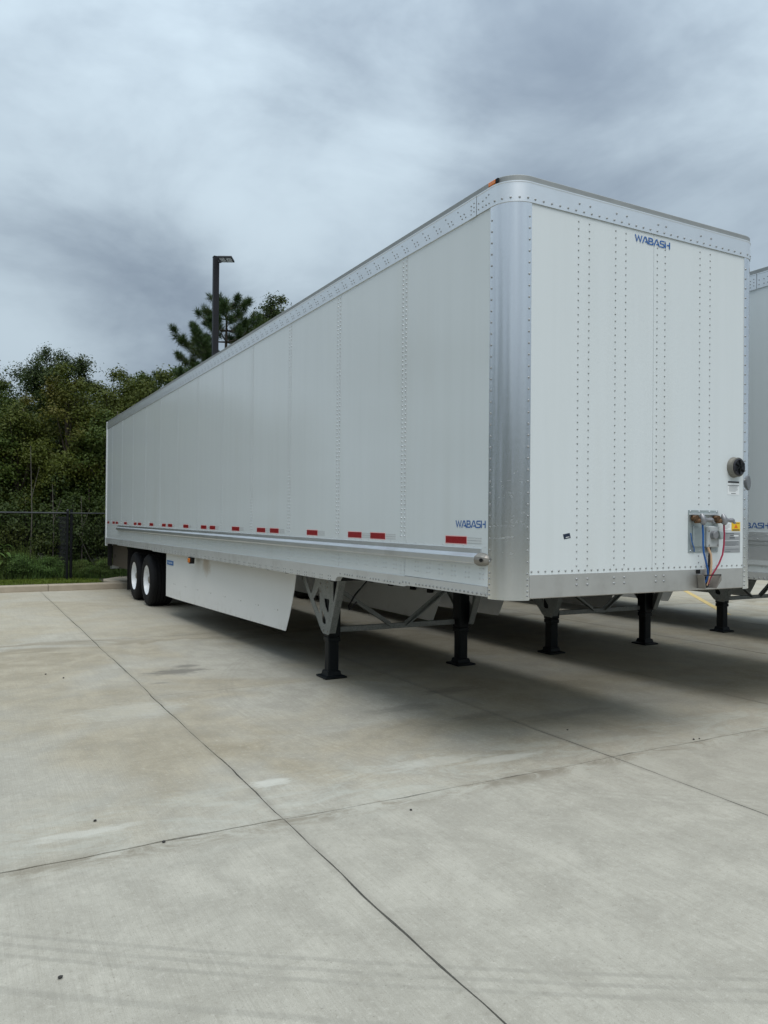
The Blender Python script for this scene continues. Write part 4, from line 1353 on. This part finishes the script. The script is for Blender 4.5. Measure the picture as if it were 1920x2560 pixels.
# named trees on the skyline
plant_tree('pine_tree', PB, -.25, 26.4, 1.0, .4, 'tall dark pine rising above the wood left of the trailer', group=GW)
plant_tree('pine_tree', PN, 5.05, 22.6, 1.0, 2.2, 'tufted long-needled pine directly behind the lamp post', group=GW)
plant_tree('broadleaf_tree', RD, 7.1, 23.6, 1.07, 1.0, 'dark rounded tree right of the pine, topmost above the trailer roof', group=GW)
plant_tree('broadleaf_tree', B, -.45, 20.6, 1.02, .3, 'yellow-green tree just behind the fence, left of the trailer rear', group=GW)
plant_tree('broadleaf_tree', A, .85, 20.2, .90, 2.1, 'green tree whose crown meets the trailer rear edge', group=GW)
plant_tree('broadleaf_tree', A, -2.75, 20.4, .98, 4.4, 'green tree at the left edge of the picture behind the fence', group=GW)
plant_tree('broadleaf_tree', E_, -2.7, 25.2, 1.06, .5, 'dark tree reaching highest at the left picture edge', group=GW)
DL = 'dense dark green tree deep in the wood behind the fence'
OL = 'olive-green tree in the wood behind the fence'
for k, (ms, x, y, s, rz) in enumerate([
        (D, 3.05, 23.6, .92, .8), (E_, 4.0, 24.3, 1.08, 5.6), (D, 1.55, 25.0, .94, 2.0), (E_, 2.6, 24.4, 1.0, 3.1), (G_, 3.5, 22.8, 1.22, .6), (D, -4.6, 25.5, 1.0, 4.0), (E_, 4.6, 26.0, 1.12, 1.4),
        (G_, -1.6, 21.8, 1.0, 1.9), (G_, .2, 22.6, 1.02, 3.6), (G_, 1.9, 21.2, 1.0, 5.2), (G_, -3.6, 22.4, 1.02, .2), 
        (D, 9.2, 25.0, 1.1, .4), (E_, 11.4, 24.2, 1.1, 2.2), (D, -1.2, 29.5, .98, 1.7), (D, 1.2, 30.0, .98, .9), (E_, 3.4, 29.6, 1.12, 4.1), (D, 6.3, 28.8, 1.15, 5.0), (D, -4.0, 29.5, 1.0, 2.6)]):
    plant_tree('broadleaf_tree', ms, x, y, s, rz, DL, group=GW)
for (x, y, s, rz) in [(-1.75, 20.0, .84, 2.6), (2.35, 20.6, 1.04, 1.2), (4.0, 20.9, .98, 4.6), (-5.0, 21.0, .95, 3.0), (-6.9, 20.6, .95, .9), (1.1, 21.6, 1.06, 3.9)]:
    plant_tree('broadleaf_tree', B, x, y, s, rz, OL, group=GW)
for k, (x, y, s, rz) in enumerate([(-2.9, 18.7, .9, .2), (-1.6, 18.9, 1.0, 1.2), (-.4, 18.8, .95, 2.2), (.6, 18.6, .9, 3.4), (1.6, 18.8, 1.0, 4.1), (2.8, 18.7, .95, 5.0), (-4.2, 18.8, 1.0, .8),
                                   (-5.6, 18.9, 1.0, 2.9), (4.0, 19.0, 1.0, 1.6), (-1.0, 19.4, 1.2, 4.9), (.1, 19.5, 1.15, .9), (1.1, 19.3, 1.2, 2.5), (-2.2, 19.6, 1.2, 3.0)]):
    plant_tree('shrub', SH, x, y, s, rz, 'dark understorey shrub behind the chain-link fence', 'shrub', 'understorey shrubs along the fence')
for k, (x, y, s, rz, sz) in enumerate([(-1.9, 17.6, .62, .2, .40), (-1.2, 17.5, .55, 1.5, .36), (-.35, 17.75, .55, 2.9, .30), (.35, 17.7, .6, 3.9, .32), (1.2, 17.9, .6, 5.1, .38), (-3.3, 17.7, .55, 2.0, .42), (-4.4, 17.8, .6, 4, .42)]):
    plant_tree('weed_clump', SH2, x, y, s, rz, 'low clump of pale green weeds at the foot of the fence', 'weeds', 'weed clumps at the foot of the fence', sz)

# the wood carries on round the left of the yard and behind the viewer; it shows as a reflection in the trailer
rng = np.random.default_rng(77)
Pw = []
for (p0, p1) in (((-21, 24), (-24, -30)), ((-24, -33), (32, -36)), ((-11, 22), (-21, 24))):
    p0, p1 = np.array(p0, float), np.array(p1, float)
    Ln = np.linalg.norm(p1 - p0)
    for _ in range(int(Ln * 11)):
        q = p0 + (p1 - p0) * rng.uniform()
        tall = 7.5 + 1.6 * math.sin(q[0] * .5 + q[1] * .37) + 1.0 * math.sin(q[0] * 1.3 + q[1] * .9)
        c = np.array([q[0] + rng.normal() * 1.2, q[1] + rng.normal() * 1.2, tall * rng.uniform(.03, 1) ** .8])
        Pw.append(c + rng.normal(size=(26, 3)) * np.array([.6, .6, .45]))
Pw = np.concatenate(Pw)
Uw, Vw = leaf_frames(rng, len(Pw), .42)
tag(link('surrounding_wood', cloud_mesh('surrounding_wood', Pw, Uw, Vw, 'leaf_dark'), None), 'mass of dark trees reflected in the trailer side', 'wood', None, 'stuff')

# large-leaved plant at the left picture edge
lpn = empty('leafy_plant', (-2.42, 17.35, .14))
rng = np.random.default_rng(5)
for k in range(3):
    hh = (1.05, .85, .7)[k]
    bx_, by_ = (0, .22, -.25)[k], (0, .12, .1)[k]
    MB().tube([(bx_, by_, 0), (bx_ + .03, by_, hh * .5), (bx_ + .05 * k - .02, by_ + .02, hh)], [.014, .011, .006], 6).build('stem', 'leaf_green', lpn)
    for q in range(11):
        a = q * 2.4 + k
        zz = hh * (.25 + .75 * q / 10)
        ln = .34 - .012 * q
        pts = []
        for s in np.linspace(0, 1, 5):
            pts.append((bx_ + math.cos(a) * ln * s, by_ + math.sin(a) * ln * s, zz + .16 * s - .26 * s * s, .055 * math.sin(math.pi * (.12 + .86 * s)) ** .8))
        vv, ff = [], []
        for (x, y, zq, w_) in pts:
            vv += [(x - math.sin(a) * w_, y + math.cos(a) * w_, zq + .02), (x, y, zq), (x + math.sin(a) * w_, y - math.cos(a) * w_, zq + .02)]
        for i in range(4):
            ff += [(3 * i, 3 * i + 1, 3 * i + 4, 3 * i + 3), (3 * i + 1, 3 * i + 2, 3 * i + 5, 3 * i + 4)]
        MB().add(vv, ff).build('leaf', 'weed_leaf', lpn, True, fix=False)
tag(lpn, 'tall broad-leaved green weed behind the fence at the left picture edge', 'plant')

# bent pale sapling
sp_ = MB().tube([(.1, 17.9, .25), (-.12, 17.85, .62), (-.3, 17.8, 1.0), (-.42, 17.8, 1.32)], [.010, .008, .006, .003], 6).build('bare_sapling', 'bark_pale', None, True)
tag(sp_, 'thin pale bare stem leaning behind the fence by the trailer rear', 'sapling')
for (x, y, hh, lab) in ((-1.55, 18.3, 3.6, 'thin straight grey sapling stem behind the left fence bay'), (-1.02, 18.2, 2.6, 'forked grey sapling stem just left of the thick fence post'), (-.30, 18.2, 2.3, 'short grey sapling stem just right of the thick fence post')):
    s_ = MB().tube([(x, y, .1), (x + .03, y, hh * .5), (x - .02, y, hh)], [.018, .013, .006], 6)
    s_.tube([(x + .02, y, hh * .62), (x + .2, y - .02, hh * .85)], [.008, .004], 5)
    tag(s_.build('bare_sapling', 'bark_pale', None, True), lab, 'sapling')

# mown grass on the verge and tall weeds at the fence
def blades(n, x0, x1, y0, y1, h0, h1, w, seed, m, name, label, bend=.5, keep=None):
    rng = np.random.default_rng(seed)
    x = rng.uniform(x0, x1, n)
    y = y0 + (y1 - y0) * rng.uniform(0, 1, n)
    if keep is not None:
        kx_ = keep(x, y)
        x, y = x[kx_], y[kx_]
        n = len(x)
    z0 = .125 + .02 * np.sin(x * 1.3 + y) + np.maximum(0, y - 17.0) * .02 - .005
    hh = rng.uniform(h0, h1, n) * (.75 + .35 * np.sin(x * 3.1 + 1) * np.sin(y * 4.3))
    a = rng.uniform(0, 6.28, n)
    ln = rng.uniform(.1, bend, n) * hh
    base = np.stack([x, y, z0], 1)
    tip = base + np.stack([np.cos(a) * ln, np.sin(a) * ln, hh], 1)
    P = (base + tip) / 2
    U = (tip - base) / 2
    b = rng.uniform(0, 6.28, n)
    V = np.stack([np.cos(b), np.sin(b), 0 * b], 1) * w
    return tag(link(name, cloud_mesh(name, P, U, V, m), None), label, 'grass', None, 'stuff')
kp = lambda x, y: ~((x > -.1) & (x < 2.4) & (y < 17.3))
blades(26000, -8, 5, 15.67, 17.15, .05, .11, .007, 1, 'grass_blade', 'grass', 'short mown grass strip between kerb and fence', .8, kp)
blades(9000, -8, 5, 17.05, 18.9, .12, .45, .009, 2, 'weed_leaf', 'tall_grass', 'tall unmown grass and weeds beyond the fence', .7)
blades(500, -2.2, -1.2, 17.3, 17.9, .5, .95, .008, 3, 'weed_leaf', 'reed_grass', 'tuft of tall upright grass behind the left fence bay', .35)

# ------------------------------------------------------------------ pebbles and litter on the concrete
pr = random.Random(3)
pm = []
for k in range(3):
    bm = bmesh.new()
    bmesh.ops.create_icosphere(bm, subdivisions=1, radius=1)
    for v in bm.verts:
        v.co *= pr.uniform(.75, 1.15)
        v.co.z *= .6
    me = bpy.data.meshes.new('pebble')
    bm.to_mesh(me)
    bm.free()
    me.materials.append(M['pebble_dark'])
    pm.append(me)
PEB = [(-2.859, -.977, .013, 'dark pebble alone in the lower left corner of the concrete'), (-2.508, .57, .014, 'dark pebble on the brownish slab left of the long joint'),
       (-2.225, .095, .013, 'dark pebble lying in the rough cross joint at left'), (.30, 3.60, .018, 'dark pebble beside the near landing gear foot'),
       (-.80, -.12, .011, 'dark pebble just in front of the rough cross joint, right of the long joint'), (2.0, .14, .012, 'left pebble of the pair in the rough cross joint at right'),
       (2.06, .135, .010, 'right pebble of the pair in the rough cross joint at right'), (-2.35, 5.2, .014, 'farther pebble of the pair on the far left slab'),
       (-2.2, 4.9, .014, 'nearer pebble of the pair on the far left slab'), (1.28, .82, .011, 'dark pebble in the shadow in front of the second trailer')]
for k, (x, y, s, lab) in enumerate(PEB):
    o = link('pebble', pm[k % 3], None)
    o.location = (x, y, s * .5)
    o.scale = (s * .8, s * .8, s * .8)
    o.rotation_euler = (0, 0, k * 1.3)
    tag(o, lab, 'pebble', 'pebbles on the concrete')
